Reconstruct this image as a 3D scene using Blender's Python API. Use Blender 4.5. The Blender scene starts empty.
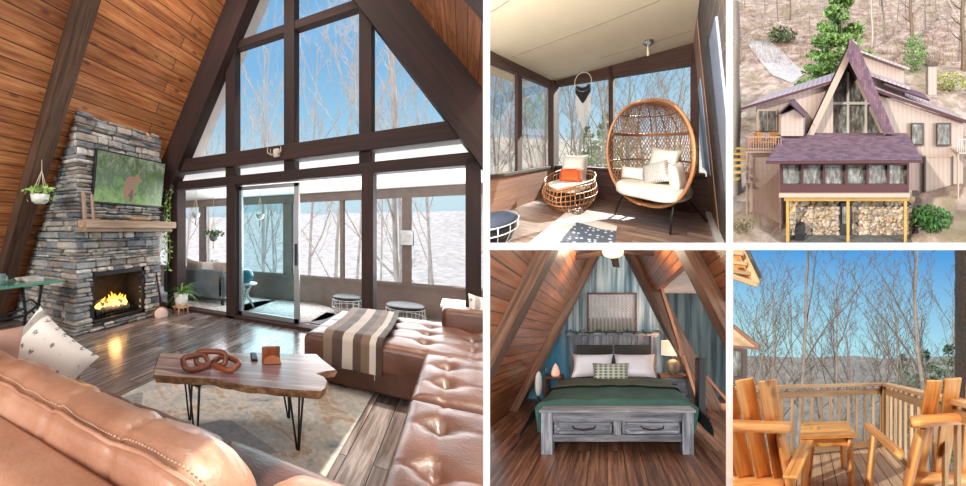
# Five places of one mountain chalet stand side by side behind a white partition: the living room,
# the screened porch, the house on its hillside, the loft bedroom and the deck.
import bpy, bmesh, math, random
from mathutils import Vector, Matrix, noise as mnoise
R = math.radians
rnd = random.Random(7)
SC = bpy.context.scene

# ---------------------------------------------------------------- camera (a lens with shift, like a view camera)
FL, PX, PY, EYE = 350.0, 241.0, 230.0, 1.34
YAW = R(32.85)
cam = bpy.data.objects.new('camera', bpy.data.cameras.new('camera'))
SC.collection.objects.link(cam); SC.camera = cam
cam.location = (0, 0, EYE); cam.rotation_euler = (R(90), 0, YAW)
cam.data.sensor_width = 36; cam.data.lens = FL * 36 / 966
cam.data.shift_x = (483 - PX) / 966; cam.data.shift_y = -(243 - PY) / 966
cam.data.clip_start = .02; cam.data.clip_end = 2000
EYEV = Vector((0, 0, EYE))
RT = Vector((math.cos(YAW), math.sin(YAW), 0)); FW = Vector((-math.sin(YAW), math.cos(YAW), 0)); UP = Vector((0, 0, 1))

# ---------------------------------------------------------------- the five places
class Place:
    """A place has its own floor origin and three axes; everything in it is built in its own metres."""
    def __init__(s, name, o, ex, ey, ez, eye, f, px, py, yaw, walls):
        s.name, s.o, s.ex, s.ey, s.ez = name, Vector(o), Vector(ex), Vector(ey), Vector(ez)
        s.h, s.f, s.px, s.py, s.yaw = eye, f, px, py, yaw
        s.walls = walls; s.thin = 1.0
        s.col = bpy.data.collections.new(name); SC.collection.children.link(s.col)
    def w(s, p): return s.o + s.ex * p[0] + s.ey * p[1] + s.ez * p[2]
    def wd(s, d): return (s.ex * d[0] + s.ey * d[1] + s.ez * d[2])
    def ray(s, x, y):
        a = (x - s.px) / s.f; c, n = math.cos(s.yaw), math.sin(s.yaw)
        return Vector((a * c - n, a * n + c, (s.py - y) / s.f))
    def fz(s, x, y, z=0.0):                       # the point at height z seen there
        r = s.ray(x, y); t = (z - s.h) / r.z; return Vector((r.x * t, r.y * t, z))
    def fy(s, x, y, Y):                           # the point on the wall at depth Y
        r = s.ray(x, y); t = Y / r.y; return Vector((r.x * t, Y, s.h + r.z * t))
    def fx(s, x, y, X):
        r = s.ray(x, y); t = X / r.x; return Vector((X, r.y * t, s.h + r.z * t))

def place(name, eye, f, px, py, yaw, k, walls):
    e = k * f / FL
    c, n = math.cos(yaw), math.sin(yaw)
    dep = (FW + RT * ((px - PX) / FL) + UP * ((PY - py) / FL)) * k
    ex = RT * (e * c) - dep * n; ey = RT * (e * n) + dep * c; ez = UP * e
    return Place(name, EYEV - ez * eye, ex, ey, ez, eye, f, px, py, yaw, walls)

def side(x=None, y=None, keep=1):                 # a partition wall's plane through the eye line
    if x is not None: n = RT - FW * ((x - PX) / FL)
    else: n = -(UP - FW * ((PY - y) / FL))
    return n * keep
MAIN = Place('living_room', (0, 0, 0), (1, 0, 0), (0, 1, 0), (0, 0, 1), EYE, FL, PX, PY, YAW, [side(x=483.2, keep=-1)])
PORCH = place('porch', 1.30, 175, 608, 144, R(22.9), 2.0, [side(x=489.8), side(x=726.2, keep=-1), side(y=243.0, keep=-1)])
HOUSE = place('hillside', 9.2, 250, 849, 77, 0.0, 1.4, [side(x=732.8), side(y=243.0, keep=-1)])
LOFT = place('loft', 1.35, 225, 607, 336, 0.0, 1.6, [side(x=489.8), side(x=726.2, keep=-1), side(y=249.8)])
DECK = place('deck', 1.25, 165, 849, 366, R(-13.3), 1.6, [side(x=732.8), side(y=249.8)])

MAIN.thin, PORCH.thin, HOUSE.thin, DECK.thin = .7, .7, .5, .5     # slimmer crowns in the narrow places
# ---------------------------------------------------------------- mesh building
def bevbox(sx, sy, sz, r, seg=2):
    bm = bmesh.new(); bmesh.ops.create_cube(bm, size=1)
    for v in bm.verts: v.co = Vector((v.co.x * sx, v.co.y * sy, v.co.z * sz))
    if r > 0: bmesh.ops.bevel(bm, geom=list(bm.edges), offset=min(r, sx * .49, sy * .49, sz * .49), segments=seg, affect='EDGES', profile=.5)
    vs = [v.co.copy() for v in bm.verts]; bm.verts.index_update()
    fs = [[v.index for v in f.verts] for f in bm.faces]; bm.free(); return vs, fs

class MB:
    def __init__(s): s.v = []; s.t = []; s.r = []; s.f = []; s.sm = []; s.mi = []; s.m = 0; s.off = rnd.uniform(0, 40)
    def add(s, vs, fs, tc=None, smooth=False, T=None, rv=None):
        b = len(s.v); rv = rnd.random() if rv is None else rv
        for i, p in enumerate(vs):
            p = Vector(p); q = T @ p if T is not None else p
            s.v.append(q); s.t.append(Vector(tc[i]) if tc else p.copy()); s.r.append(rv)
        for f in fs: s.f.append([b + i for i in f]); s.sm.append(smooth); s.mi.append(s.m)
        return s
    def box(s, x0, x1, y0, y1, z0, z1, r=0, T=None, grain=0, rv=None, seg=2, smooth=False, off=None):
        sx, sy, sz = abs(x1 - x0), abs(y1 - y0), abs(z1 - z0)
        vs, fs = bevbox(sx, sy, sz, r, seg); c = Vector(((x0 + x1) / 2, (y0 + y1) / 2, (z0 + z1) / 2))
        o = rnd.uniform(0, 30) if off is None else off
        def g(p): return {0: (p.x + o, p.y, p.z), 1: (p.y + o, p.x, p.z), 2: (p.z + o, p.x, p.y)}[grain]
        tc = [g(p + c) for p in vs]
        return s.add([p + c for p in vs], fs, tc, smooth, T, rv)
    def beam(s, p, q, w, h, up=(0, 0, 1), r=0, rv=None, T=None, twist=0):
        p, q = Vector(p), Vector(q); d = q - p; L = d.length; x = d.normalized()
        y = Vector(up).cross(x)
        if y.length < 1e-4: y = Vector((0, 1, 0)).cross(x)
        y.normalize(); z = x.cross(y)
        vs, fs = bevbox(L, w, h, r); o = rnd.uniform(0, 30); m = (p + q) / 2
        return s.add([m + x * v.x + y * v.y + z * v.z for v in vs], fs, [(v.x + o, v.y + o, v.z) for v in vs], False, T, rv)
    def prism(s, pts, d, T=None, rv=None, grain=None, smooth=False):
        """extrude polygon pts (3-D list) by vector d"""
        pts = [Vector(p) for p in pts]; d = Vector(d); n = len(pts)
        vs = pts + [p + d for p in pts]
        fs = [list(range(n))[::-1], list(range(n, 2 * n))] + [[i, (i + 1) % n, n + (i + 1) % n, n + i] for i in range(n)]
        tc = None
        if grain is not None: tc = [(v[grain], v[(grain + 1) % 3], v[(grain + 2) % 3]) for v in vs]
        return s.add(vs, fs, tc, smooth, T, rv)
    def tube(s, pts, rad, n=8, caps=True, T=None, rv=None, closed=False):
        pts = [Vector(p) for p in pts]; m = len(pts)
        if not hasattr(rad, '__len__'): rad = [rad] * m
        vs, tc, fs = [], [], []; prev = None; L = 0; o = rnd.uniform(0, 30)
        for i, p in enumerate(pts):
            if closed: d = pts[(i + 1) % m] - pts[i - 1]
            else: d = pts[min(i + 1, m - 1)] - pts[max(i - 1, 0)]
            if d.length < 1e-9: d = Vector((0, 0, 1))
            d.normalize()
            if prev is None:
                a = Vector((0, 0, 1)) if abs(d.z) < .9 else Vector((1, 0, 0)); u = a.cross(d).normalized()
            else: u = (prev - d * prev.dot(d)); u = u.normalized() if u.length > 1e-6 else Vector((1, 0, 0))
            prev = u; w = d.cross(u)
            if i: L += (p - pts[i - 1]).length
            for k in range(n):
                a = 2 * math.pi * k / n; e = u * math.cos(a) + w * math.sin(a)
                vs.append(p + e * rad[i]); tc.append((L + o, math.cos(a) * rad[i], math.sin(a) * rad[i]))
        for i in range(m if closed else m - 1):
            j = (i + 1) % m
            for k in range(n): fs.append([i * n + k, i * n + (k + 1) % n, j * n + (k + 1) % n, j * n + k])
        if caps and not closed: fs.append(list(range(n))[::-1]); fs.append(list(range((m - 1) * n, m * n)))
        return s.add(vs, fs, tc, n > 4, T, rv)
    def lathe(s, prof, n=20, T=None, rv=None, smooth=True):
        vs, fs = [], []; m = len(prof)
        for r, z in prof:
            for k in range(n): a = 2 * math.pi * k / n; vs.append((r * math.cos(a), r * math.sin(a), z))
        for i in range(m - 1):
            for k in range(n): fs.append([i * n + k, i * n + (k + 1) % n, (i + 1) * n + (k + 1) % n, (i + 1) * n + k])
        fs.append(list(range(n))[::-1]); fs.append(list(range((m - 1) * n, m * n)))
        return s.add(vs, fs, None, smooth, T, rv)
    def sup(s, c, r, e1=.5, e2=.5, T=None, n=20, m=12, rv=None, wob=0):
        """super-ellipsoid: pillows, cushions"""
        def cp(a, e): x = math.cos(a); return math.copysign(abs(x) ** e, x)
        def sp(a, e): x = math.sin(a); return math.copysign(abs(x) ** e, x)
        vs, fs = [], []
        for i in range(m + 1):
            a = -math.pi / 2 + math.pi * i / m
            for k in range(n):
                b = 2 * math.pi * k / n
                p = Vector((cp(a, e1) * cp(b, e2) * r[0], cp(a, e1) * sp(b, e2) * r[1], sp(a, e1) * r[2]))
                if wob: p *= 1 + wob * mnoise.noise(p * 3.1 + Vector(c))
                vs.append(p + Vector(c))
        for i in range(m):
            for k in range(n): fs.append([i * n + k, i * n + (k + 1) % n, (i + 1) * n + (k + 1) % n, (i + 1) * n + k])
        return s.add(vs, fs, None, True, T, rv)
    def pillow(s, w, h, t, T, rv=None, n=14):
        """a knife-edge cushion in its own XZ plane, centred"""
        vs, fs, tc = [], [], []
        for sd in (1, -1):
            for i in range(n + 1):
                for j in range(n + 1):
                    u, v = i / n * 2 - 1, j / n * 2 - 1
                    pin = 1 - .10 * (1 - abs(u) ** 2) * abs(v) ** 6
                    pin2 = 1 - .10 * (1 - abs(v) ** 2) * abs(u) ** 6
                    q = ((1 - u ** 4) * (1 - v ** 4)) ** .55
                    vs.append((u * w / 2 * pin2, -sd * t / 2 * q, v * h / 2 * pin)); tc.append((u * w / 2, v * h / 2, 0))
        k = n + 1
        for sd in (0, 1):
            b = sd * k * k
            for i in range(n):
                for j in range(n):
                    q = [b + i * k + j, b + (i + 1) * k + j, b + (i + 1) * k + j + 1, b + i * k + j + 1]
                    fs.append(q if sd == 0 else q[::-1])
        return s.add(vs, fs, tc, True, T, rv)
    def grid(s, fn, nu, nv, T=None, rv=None, smooth=True, tc=None, solid=0):
        """fn(u,v)->point; u,v in 0..1"""
        P = [Vector(fn(i / nu, j / nv)) for i in range(nu + 1) for j in range(nv + 1)]
        TC = [tc(i / nu, j / nv) for i in range(nu + 1) for j in range(nv + 1)] if tc else None
        k = nv + 1
        fs = [[i * k + j, (i + 1) * k + j, (i + 1) * k + j + 1, i * k + j + 1] for i in range(nu) for j in range(nv)]
        return s.add(P, fs, TC, smooth, T, rv)

OFF = {}
def mesh_of(name, mb, mats, pl, base):
    me = bpy.data.meshes.new(name)
    me.from_pydata([pl.w(p) - base for p in mb.v], [], mb.f)
    a = me.attributes.new('tc', 'FLOAT_VECTOR', 'POINT'); a.data.foreach_set('vector', [c for t in mb.t for c in t])
    a = me.attributes.new('rv', 'FLOAT', 'POINT'); a.data.foreach_set('value', mb.r)
    me.polygons.foreach_set('use_smooth', mb.sm); me.polygons.foreach_set('material_index', mb.mi)
    for m in (mats if isinstance(mats, (list, tuple)) else [mats]): me.materials.append(m)
    if pl.ex.cross(pl.ey).dot(pl.ez) < 0: me.flip_normals()
    me.validate(); me.update(); return me
def tag(o, label=None, cat=None, group=None, kind=None):
    if label: o['label'] = label
    if cat: o['category'] = cat
    if group: o['group'] = group
    if kind: o['kind'] = kind
    return o
def obj(name, mb, mats, pl, parent=None, label=None, cat=None, group=None, kind=None):
    if parent is not None: base = OFF[parent.name]
    else:
        W = [pl.w(p) for p in mb.v]
        base = Vector(((min(p.x for p in W) + max(p.x for p in W)) / 2, (min(p.y for p in W) + max(p.y for p in W)) / 2, min(p.z for p in W)))
    o = bpy.data.objects.new(name, mesh_of(name, mb, mats, pl, base)); pl.col.objects.link(o)
    if parent is not None: o.parent = parent
    else: o.location = base
    OFF[o.name] = base
    return tag(o, label, cat, group, kind)
def struct(name, mb, mats, pl, parent=None): return obj(name, mb, mats, pl, parent, kind=None if parent else 'structure')
def thing(name, label, cat, pl, at, group=None):
    o = bpy.data.objects.new(name, None); pl.col.objects.link(o); o.empty_display_size = .1
    o.location = pl.w(at); OFF[o.name] = o.location.copy()
    return tag(o, label, cat, group)
def dup(root, loc, rz=0, sc=1.0, label=None, col=None, group=None):   # a copy of a thing with copies of its parts and sub-parts
    col = col or root.users_collection[0]
    r = root.copy(); col.objects.link(r); r.location = loc; r.rotation_euler = (0, 0, rz)
    r.scale = (sc, sc, sc) if not hasattr(sc, '__len__') else sc
    if label: r['label'] = label
    if group: r['group'] = group
    for ch in list(root.children):
        c = ch.copy(); col.objects.link(c); c.parent = r
        for g in ch.children:
            d = g.copy(); col.objects.link(d); d.parent = c
    return r
def TR(x=0, y=0, z=0, rz=0, rx=0, ry=0, s=1):
    return Matrix.Translation((x, y, z)) @ Matrix.Rotation(rz, 4, 'Z') @ Matrix.Rotation(ry, 4, 'Y') @ Matrix.Rotation(rx, 4, 'X') @ Matrix.Scale(s, 4)

# ---------------------------------------------------------------- materials
def C(r, g=None, b=None):                         # sRGB 0-255 to linear
    if g is None: r, g, b = r
    return tuple(((c / 255) / 12.92 if c / 255 <= .04045 else ((c / 255 + .055) / 1.055) ** 2.4) for c in (r, g, b)) + (1,)
class NT:
    def __init__(s, name):
        s.m = bpy.data.materials.new(name); s.m.use_nodes = True; s.t = s.m.node_tree
        s.b = s.t.nodes['Principled BSDF']; s.a = s.n('ShaderNodeAttribute', attribute_name='tc')
        s.rv = s.n('ShaderNodeAttribute', attribute_name='rv')
    def n(s, ty, **k):
        x = s.t.nodes.new(ty)
        for a, b in k.items(): setattr(x, a, b)
        return x
    def l(s, a, b): s.t.links.new(a, b)
    def vec(s, sc=(1, 1, 1), src=None, loc=(0, 0, 0), rot=(0, 0, 0)):
        m = s.n('ShaderNodeMapping'); m.inputs['Scale'].default_value = sc; m.inputs['Location'].default_value = loc; m.inputs['Rotation'].default_value = rot
        s.l(src or s.a.outputs['Vector'], m.inputs['Vector']); return m.outputs[0]
    def noise(s, v, scale=1, detail=3, rough=.5, dist=0):
        x = s.n('ShaderNodeTexNoise'); x.inputs['Scale'].default_value = scale; x.inputs['Detail'].default_value = detail
        x.inputs['Roughness'].default_value = rough; x.inputs['Distortion'].default_value = dist
        s.l(v, x.inputs['Vector']); return x.outputs['Fac']
    def voro(s, v, scale=1, feat='F1', out='Distance', rnd_=1):
        x = s.n('ShaderNodeTexVoronoi', feature=feat); x.inputs['Scale'].default_value = scale; x.inputs['Randomness'].default_value = rnd_
        s.l(v, x.inputs['Vector']); return x.outputs[out]
    def ramp(s, f, st, interp='LINEAR'):
        x = s.n('ShaderNodeValToRGB'); x.color_ramp.interpolation = interp
        while len(x.color_ramp.elements) < len(st): x.color_ramp.elements.new(.5)
        for e, (p, c) in zip(x.color_ramp.elements, st):
            e.position = p; e.color = c if len(c) == 4 else tuple(c) + (1,)
        s.l(f, x.inputs[0]); return x.outputs[0]
    def mix(s, f, a, b, mode='MIX'):
        x = s.n('ShaderNodeMix', data_type='RGBA', blend_type=mode)
        for i, v in ((0, f), (6, a), (7, b)):
            if isinstance(v, (int, float, tuple)): x.inputs[i].default_value = v
            else: s.l(v, x.inputs[i])
        return x.outputs[2]
    def math(s, op, a, b=0.0, c=None):
        x = s.n('ShaderNodeMath', operation=op)
        for i, v in enumerate((a, b) if c is None else (a, b, c)):
            if isinstance(v, (int, float)): x.inputs[i].default_value = v
            else: s.l(v, x.inputs[i])
        return x.outputs[0]
    def vadd(s, a, b):
        x = s.n('ShaderNodeVectorMath', operation='ADD'); s.l(a, x.inputs[0])
        if isinstance(b, tuple): x.inputs[1].default_value = b
        else: s.l(b, x.inputs[1])
        return x.outputs[0]
    def comb(s, x, y, z):
        c = s.n('ShaderNodeCombineXYZ')
        for i, v in enumerate((x, y, z)):
            if isinstance(v, (int, float)): c.inputs[i].default_value = v
            else: s.l(v, c.inputs[i])
        return c.outputs[0]
    def sep(s, v): x = s.n('ShaderNodeSeparateXYZ'); s.l(v, x.inputs[0]); return x.outputs
    def col(s, c):
        if isinstance(c, tuple): s.b.inputs['Base Color'].default_value = c
        else: s.l(c, s.b.inputs['Base Color'])
    def set(s, rough=.5, metal=0, spec=.5, coat=0, trans=0, emit=None, es=0, alpha=None, sheen=0):
        i = s.b.inputs; i['Metallic'].default_value = metal; i['Specular IOR Level'].default_value = spec
        if isinstance(rough, (int, float)): i['Roughness'].default_value = rough
        else: s.l(rough, i['Roughness'])
        i['Coat Weight'].default_value = coat; i['Coat Roughness'].default_value = .15; i['Transmission Weight'].default_value = trans
        i['Sheen Weight'].default_value = sheen
        if emit is not None:
            if isinstance(emit, tuple): i['Emission Color'].default_value = emit
            else: s.l(emit, i['Emission Color'])
            i['Emission Strength'].default_value = es
        return s.m
    def bump(s, h, st=.3, d=.01):
        x = s.n('ShaderNodeBump'); x.inputs['Strength'].default_value = st; x.inputs['Distance'].default_value = d
        s.l(h, x.inputs['Height']); s.l(x.outputs[0], s.b.inputs['Normal'])

def plain(name, c, rough=.6, metal=0, spec=.5, var=.12, nscale=8, **k):
    t = NT(name); f = t.noise(t.a.outputs['Vector'], nscale, 4)
    lo = tuple(x * (1 - var) for x in c[:3]) + (1,); hi = tuple(min(1, x * (1 + var)) for x in c[:3]) + (1,)
    t.col(t.ramp(f, [(.3, lo), (.7, hi)])); return t.set(rough, metal, spec, **k)
def wood(name, dark, mid, light, rough=.5, plank=None, knots=.0, mortar=(.01, .006, .004, 1), gs=1.0, coat=0, tint=None, bump=.15, rvar=.25):
    """grain runs along tc.x; plank=(length, width, gap) lays boards along x in the xy plane"""
    t = NT(name); v = t.a.outputs['Vector']; pc = None
    if plank:
        br = t.n('ShaderNodeTexBrick'); br.offset = .37; br.offset_frequency = 2
        i = br.inputs; t.l(v, i['Vector']); i['Scale'].default_value = 1; i['Brick Width'].default_value = plank[0]; i['Row Height'].default_value = plank[1]
        i['Mortar Size'].default_value = plank[2]; i['Mortar Smooth'].default_value = .2
        i['Color1'].default_value = (0, 0, 0, 1); i['Color2'].default_value = (1, 1, 1, 1); i['Mortar'].default_value = (.5, .5, .5, 1)
        pc = br; pv = t.math('MULTIPLY', br.outputs['Color'], 37.0); v = t.vadd(v, t.comb(pv, pv, pv))
    g = t.noise(t.vec((1.1 * gs, 16 * gs, 16 * gs), v), 1.6, 6, .62, .5)
    g2 = t.noise(t.vec((.5, 3, 3), v), 1.3, 2)
    c = t.ramp(t.math('ADD', t.math('MULTIPLY', g, .75), t.math('MULTIPLY', g2, .25)), [(.34, dark), (.5, mid), (.66, light)])
    if knots:
        k = t.voro(t.vec((1.0, 2.6, 2.6), v), 2.3)
        kf = t.ramp(k, [(.0, (1, 1, 1, 1)), (.05 + knots * .06, (.8, .8, .8, 1)), (.09 + knots * .09, (0, 0, 0, 1))])
        c = t.mix(t.math('MULTIPLY', kf, .75), c, tuple(x * .28 for x in dark[:3]) + (1,))
    vr = t.rv.outputs['Fac']
    if pc: vr = pc.outputs['Color']
    c = t.mix(1.0, c, t.ramp(vr, [(0, (1 - rvar,) * 3), (1, (1 + rvar,) * 3)]), 'MULTIPLY')
    if tint: c = t.mix(1.0, c, tint, 'MULTIPLY')
    if pc: c = t.mix(pc.outputs['Fac'], c, mortar)
    t.col(c)
    if bump:
        h = g if not pc else t.math('SUBTRACT', g, t.math('MULTIPLY', pc.outputs['Fac'], 2.0))
        t.bump(h, bump, .01)
    return t.set(rough, coat=coat)
def stone(name, stops, nscale=9, rough=.85, amt=.5, bump=.6):
    t = NT(name); v = t.a.outputs['Vector']
    c = t.ramp(t.rv.outputs['Fac'], stops); n = t.noise(v, nscale, 8, .65)
    c = t.mix(amt, c, t.ramp(n, [(.3, (.25,) * 3), (.5, (.8,) * 3), (.72, (1.7,) * 3)]), 'MULTIPLY')
    t.col(c); t.bump(t.noise(v, nscale * 3, 8, .7), bump, .02); return t.set(rough)
def glass(name, tint=(1, 1, 1, 1), refl=1.0, rough=.02):
    m = bpy.data.materials.new(name); m.use_nodes = True; t = m.node_tree; t.nodes.clear()
    o = t.nodes.new('ShaderNodeOutputMaterial'); mx = t.nodes.new('ShaderNodeMixShader'); tr = t.nodes.new('ShaderNodeBsdfTransparent')
    gl = t.nodes.new('ShaderNodeBsdfGlossy'); fr = t.nodes.new('ShaderNodeFresnel'); fr.inputs[0].default_value = 1.4
    mu = t.nodes.new('ShaderNodeMath'); mu.operation = 'MULTIPLY'; mu.inputs[1].default_value = refl
    tr.inputs[0].default_value = tint; gl.inputs['Roughness'].default_value = rough
    t.links.new(fr.outputs[0], mu.inputs[0]); t.links.new(mu.outputs[0], mx.inputs[0]); t.links.new(tr.outputs[0], mx.inputs[1]); t.links.new(gl.outputs[0], mx.inputs[2]); t.links.new(mx.outputs[0], o.inputs[0])
    return m
def emis(name, c, st):
    t = NT(name); t.col(c); return t.set(.5, emit=c, es=st)
def leather(name, dark, mid, light, rough=.38, coat=.25):
    t = NT(name); v = t.a.outputs['Vector']
    n = t.noise(v, 3.0, 5, .6, .4); t.col(t.ramp(n, [(.3, dark), (.5, mid), (.72, light)]))
    t.bump(t.math('ADD', t.noise(v, 90, 3), t.math('MULTIPLY', t.noise(v, 7, 4), 2.5)), .22, .008)
    return t.set(rough, coat=coat)

M = {}
M['white_paint'] = plain('white_paint', C(250, 250, 250), .6, var=0.0, spec=.2)
M['iron'] = plain('iron', C(30, 31, 34), .5, .5)
M['black'] = plain('black', C(16, 17, 19), .5)
M['rope'] = plain('rope', C(205, 190, 165), .9)
M['white_cer'] = plain('white_cer', C(225, 225, 222), .35)
M['leaf'] = plain('leaf', C(92, 138, 62), .5, var=.5, nscale=20)
M['leaf_lt'] = plain('leaf_lt', C(150, 185, 95), .5, var=.4, nscale=20)
M['leaf_dk'] = plain('leaf_dk', C(70, 100, 58), .6, var=.4, nscale=12)
M['glass'] = glass('glass', refl=.35)
M['glass_clear'] = glass('glass_clear', refl=.04)
M['glass_teal'] = glass('glass_teal', (.74, .89, .92, 1), .6)
M['bark'] = stone('bark', [(0, C(120, 110, 102)), (1, C(165, 155, 146))], 12, .9)
M['bark_pale'] = plain('bark_pale', C(190, 178, 165), .9, var=.35, nscale=5)

# ---------------------------------------------------------------- trees: one of each kind, copied where they stand
def tree_mb(seed, H, r0, lean=.1, levels=4, first=.25, spread=.8, kids=7):
    g = random.Random(seed); tr, br = MB(), MB()
    def limb(p, d, L, r, lev, mb):
        n = 7 if lev == 0 else (5 if lev < 3 else 3); pts = [p]; rr = [r]; q = p.copy(); dd = d.copy()
        for i in range(n):
            wob = .10 if lev == 0 else .24
            dd = (dd + Vector((g.uniform(-wob, wob), g.uniform(-wob, wob), g.uniform(-.02, .14 if lev else .05)))).normalized()
            q = q + dd * (L / n); pts.append(q.copy()); rr.append(r * (1 - .82 * (i + 1) / n))
        mb.tube(pts, rr, 7 if lev == 0 else (5 if lev == 1 else 3), caps=False, rv=g.random())
        if lev >= levels: return
        nk = kids if lev == 0 else (5 if lev == 1 else 4)
        for j in range(nk):
            t = first + (1 - first) * (j + g.random() * .9) / nk if lev == 0 else .25 + .72 * (j + g.random()) / nk
            x = min(t, .97) * n; i = int(x); f = x - i; s = pts[i].lerp(pts[i + 1], f); bd = (pts[i + 1] - pts[i]).normalized()
            a = g.uniform(0, 2 * math.pi); sv = Vector((math.cos(a), math.sin(a), g.uniform(-.1, .5)))
            nd = (bd * (1 - spread * .5) + sv * spread * g.uniform(.6, 1)).normalized()
            limb(s, nd, L * g.uniform(.32, .55) * (1 - .35 * t), max(rr[i] * .5, H * .0009), lev + 1, br)
    limb(Vector((0, 0, 0)), Vector((g.uniform(-lean, lean), g.uniform(-lean, lean), 1)).normalized(), H, r0, 0, tr)
    return tr, br
ID = Place('woods', (0, 0, 0), (1, 0, 0), (0, 1, 0), (0, 0, 1), 0, 1, 0, 0, 0, [])
PROTO = {}
def proto(seed, H, r0, key, **k):
    tr, br = tree_mb(seed, H, r0, **k)
    PROTO[key] = (mesh_of('trunk', tr, M['bark'], ID, Vector()), mesh_of('branches', br, M['bark_pale'], ID, Vector()))
for i in range(6): proto(11 + i, 10, .085 + .012 * (i % 3), i, spread=[.8, .6, .9, .7, .5, .75][i], first=[.3, .35, .2, .3, .45, .25][i], kids=[8, 7, 9, 7, 6, 8][i])
def bare_tree(pl, at, k, sc, rz, label, group, mats=None, zs=1):
    o = bpy.data.objects.new('bare_tree', None); pl.col.objects.link(o); o.location = pl.w(at)
    e = pl.ez.length * sc
    o.scale = (e * pl.thin, e * pl.thin, e * zs); o.rotation_euler = (0, 0, rz); tag(o, label, 'tree', group); OFF[o.name] = o.location.copy()
    for nm, me in zip(('trunk', 'branches'), PROTO[k]):
        c = bpy.data.objects.new(nm, me); pl.col.objects.link(c); c.parent = o
        if mats:
            c.data = mats_mesh(me, mats[0] if nm == 'trunk' else mats[1])
    return o
_mm = {}
def mats_mesh(me, mt):
    k = (me.name, mt.name)
    if k not in _mm:
        c = me.copy(); c.materials.clear(); c.materials.append(mt); _mm[k] = c
    return _mm[k]
def leaf_blob(mb, c, r, n, size, g, flat=1.0, up=.3):
    c = Vector(c)
    for _ in range(n):
        d = Vector((g.gauss(0, 1), g.gauss(0, 1), g.gauss(0, 1))).normalized() * (g.random() ** .4)
        p = c + Vector((d.x * r[0], d.y * r[1], d.z * r[2]))
        a = Vector((g.uniform(-1, 1), g.uniform(-1, 1), g.uniform(-1, 1) * flat + up)).normalized(); b = a.orthogonal().normalized()
        b.rotate(Matrix.Rotation(g.uniform(0, 6.28), 3, a)); s = size * g.uniform(.6, 1.3)
        mb.add([p - b * s, p + a.cross(b) * s * .45, p + b * s, p - a.cross(b) * s * .45], [[0, 1, 2, 3]], rv=g.random())
# ================================================================ THE LIVING ROOM
P = MAIN; MID = -2.02
def hw(z): return 3.788 - z / 1.68
APEX = 3.788 * 1.68
M['pine'] = wood('pine', C(122, 68, 38), C(180, 114, 68), C(212, 154, 100), .5, (2.3, .165, .006), .8, rvar=.2, coat=.1)
M['beam_dark'] = wood('beam_dark', C(24, 10, 8), C(40, 18, 13), C(56, 27, 19), .75, gs=.8)
M['rafter'] = wood('rafter', C(50, 35, 27), C(84, 60, 45), C(112, 84, 64), .7)
M['soffit'] = plain('soffit', C(205, 198, 196), .8, var=.05)
M['floor_main'] = wood('floor_main', C(74, 64, 62), C(118, 106, 102), C(168, 156, 152), .2, (1.25, .15, .003), 0, (.02, .015, .013, 1), rvar=.35)
M['stone'] = stone('ledge_stone', [(0, C(104, 110, 118)), (.3, C(164, 168, 170)), (.55, C(192, 184, 172)), (.75, C(140, 130, 122)), (1, C(222, 218, 212))], 11)
M['mortar'] = plain('mortar', C(50, 48, 46), .95)
M['leather'] = leather('leather_tan', C(150, 104, 80), C(178, 128, 102), C(200, 156, 130), .40, .15)
M['leather_seat'] = leather('leather_brown', C(68, 37, 25), C(94, 56, 39), C(114, 74, 56), .42, .1)
M['thread'] = plain('thread', C(206, 170, 146), .7)

fl = MB(); fl.box(-9, 4, -3, 4.5, -.12, 0, grain=1); struct('floor', fl, M['floor_main'], P)
def roof_side(sg, name, U0=-2.6, U1=4.5, mt='pine', th=.14, lift=0):
    mb = MB(); L = APEX * math.hypot(1, 1 / 1.68)
    def pt(u, d, o):                              # d measured down the slope from the ridge
        z = APEX - d / math.hypot(1, 1 / 1.68); x = MID + sg * (APEX - z) / 1.68
        nx = Vector((sg * 1.68, 0, 1)).normalized(); return Vector((x, u, z)) + nx * o
    vs, tc, fs = [], [], []
    for o in (lift, lift + th):
        for u in (U0, U1):
            for d in (0, L): vs.append(pt(u, d, o)); tc.append((u, d, o))
    fs = [[0, 1, 3, 2], [4, 6, 7, 5], [0, 2, 6, 4], [1, 5, 7, 3], [0, 4, 5, 1], [2, 3, 7, 6]]
    mb.add(vs, fs, tc); return struct(name, mb, M[mt], P)
roof_side(-1, 'ceiling_left'); roof_side(1, 'ceiling_right')
roof_side(-1, 'eave_left', 4.55, 4.95, 'soffit', .2, -.16); roof_side(1, 'eave_right', 4.55, 4.95, 'soffit', .2, -.16)
def rafter(sg, U0, U1, dep, mt, nm, z0=0.0, z1=None):
    mb = MB(); z1 = z1 or APEX - .3
    def pp(z, o): nx = Vector((-sg * 1.68, 0, -1)).normalized(); return Vector((MID + sg * hw(z), U0, z)) + nx * o
    pts = [pp(z0, 0), pp(z1, 0), pp(z1, dep), pp(z0, dep)]
    L = (pts[1] - pts[0]).length
    vs = pts + [p + Vector((0, U1 - U0, 0)) for p in pts]
    tc = [(0, 0, 0), (L, 0, 0), (L, 0, dep), (0, 0, dep), (0, U1 - U0, 0), (L, U1 - U0, 0), (L, U1 - U0, dep), (0, U1 - U0, dep)]
    mb.add(vs, [[0, 1, 2, 3], [7, 6, 5, 4], [0, 4, 5, 1], [1, 5, 6, 2], [2, 6, 7, 3], [3, 7, 4, 0]], tc)
    return struct(nm, mb, M[mt], P)
for sg, s_ in ((-1, 'left'), (1, 'right')):
    rafter(sg, 4.22, 4.45, .40, 'beam_dark', 'trim_rake_' + s_)
    rafter(sg, 2.16, 2.36, .18, 'rafter', 'trim_rafter_' + s_)
    rafter(sg, -.10, .16, .26, 'rafter', 'trim_rafter_near_' + s_)
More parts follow.
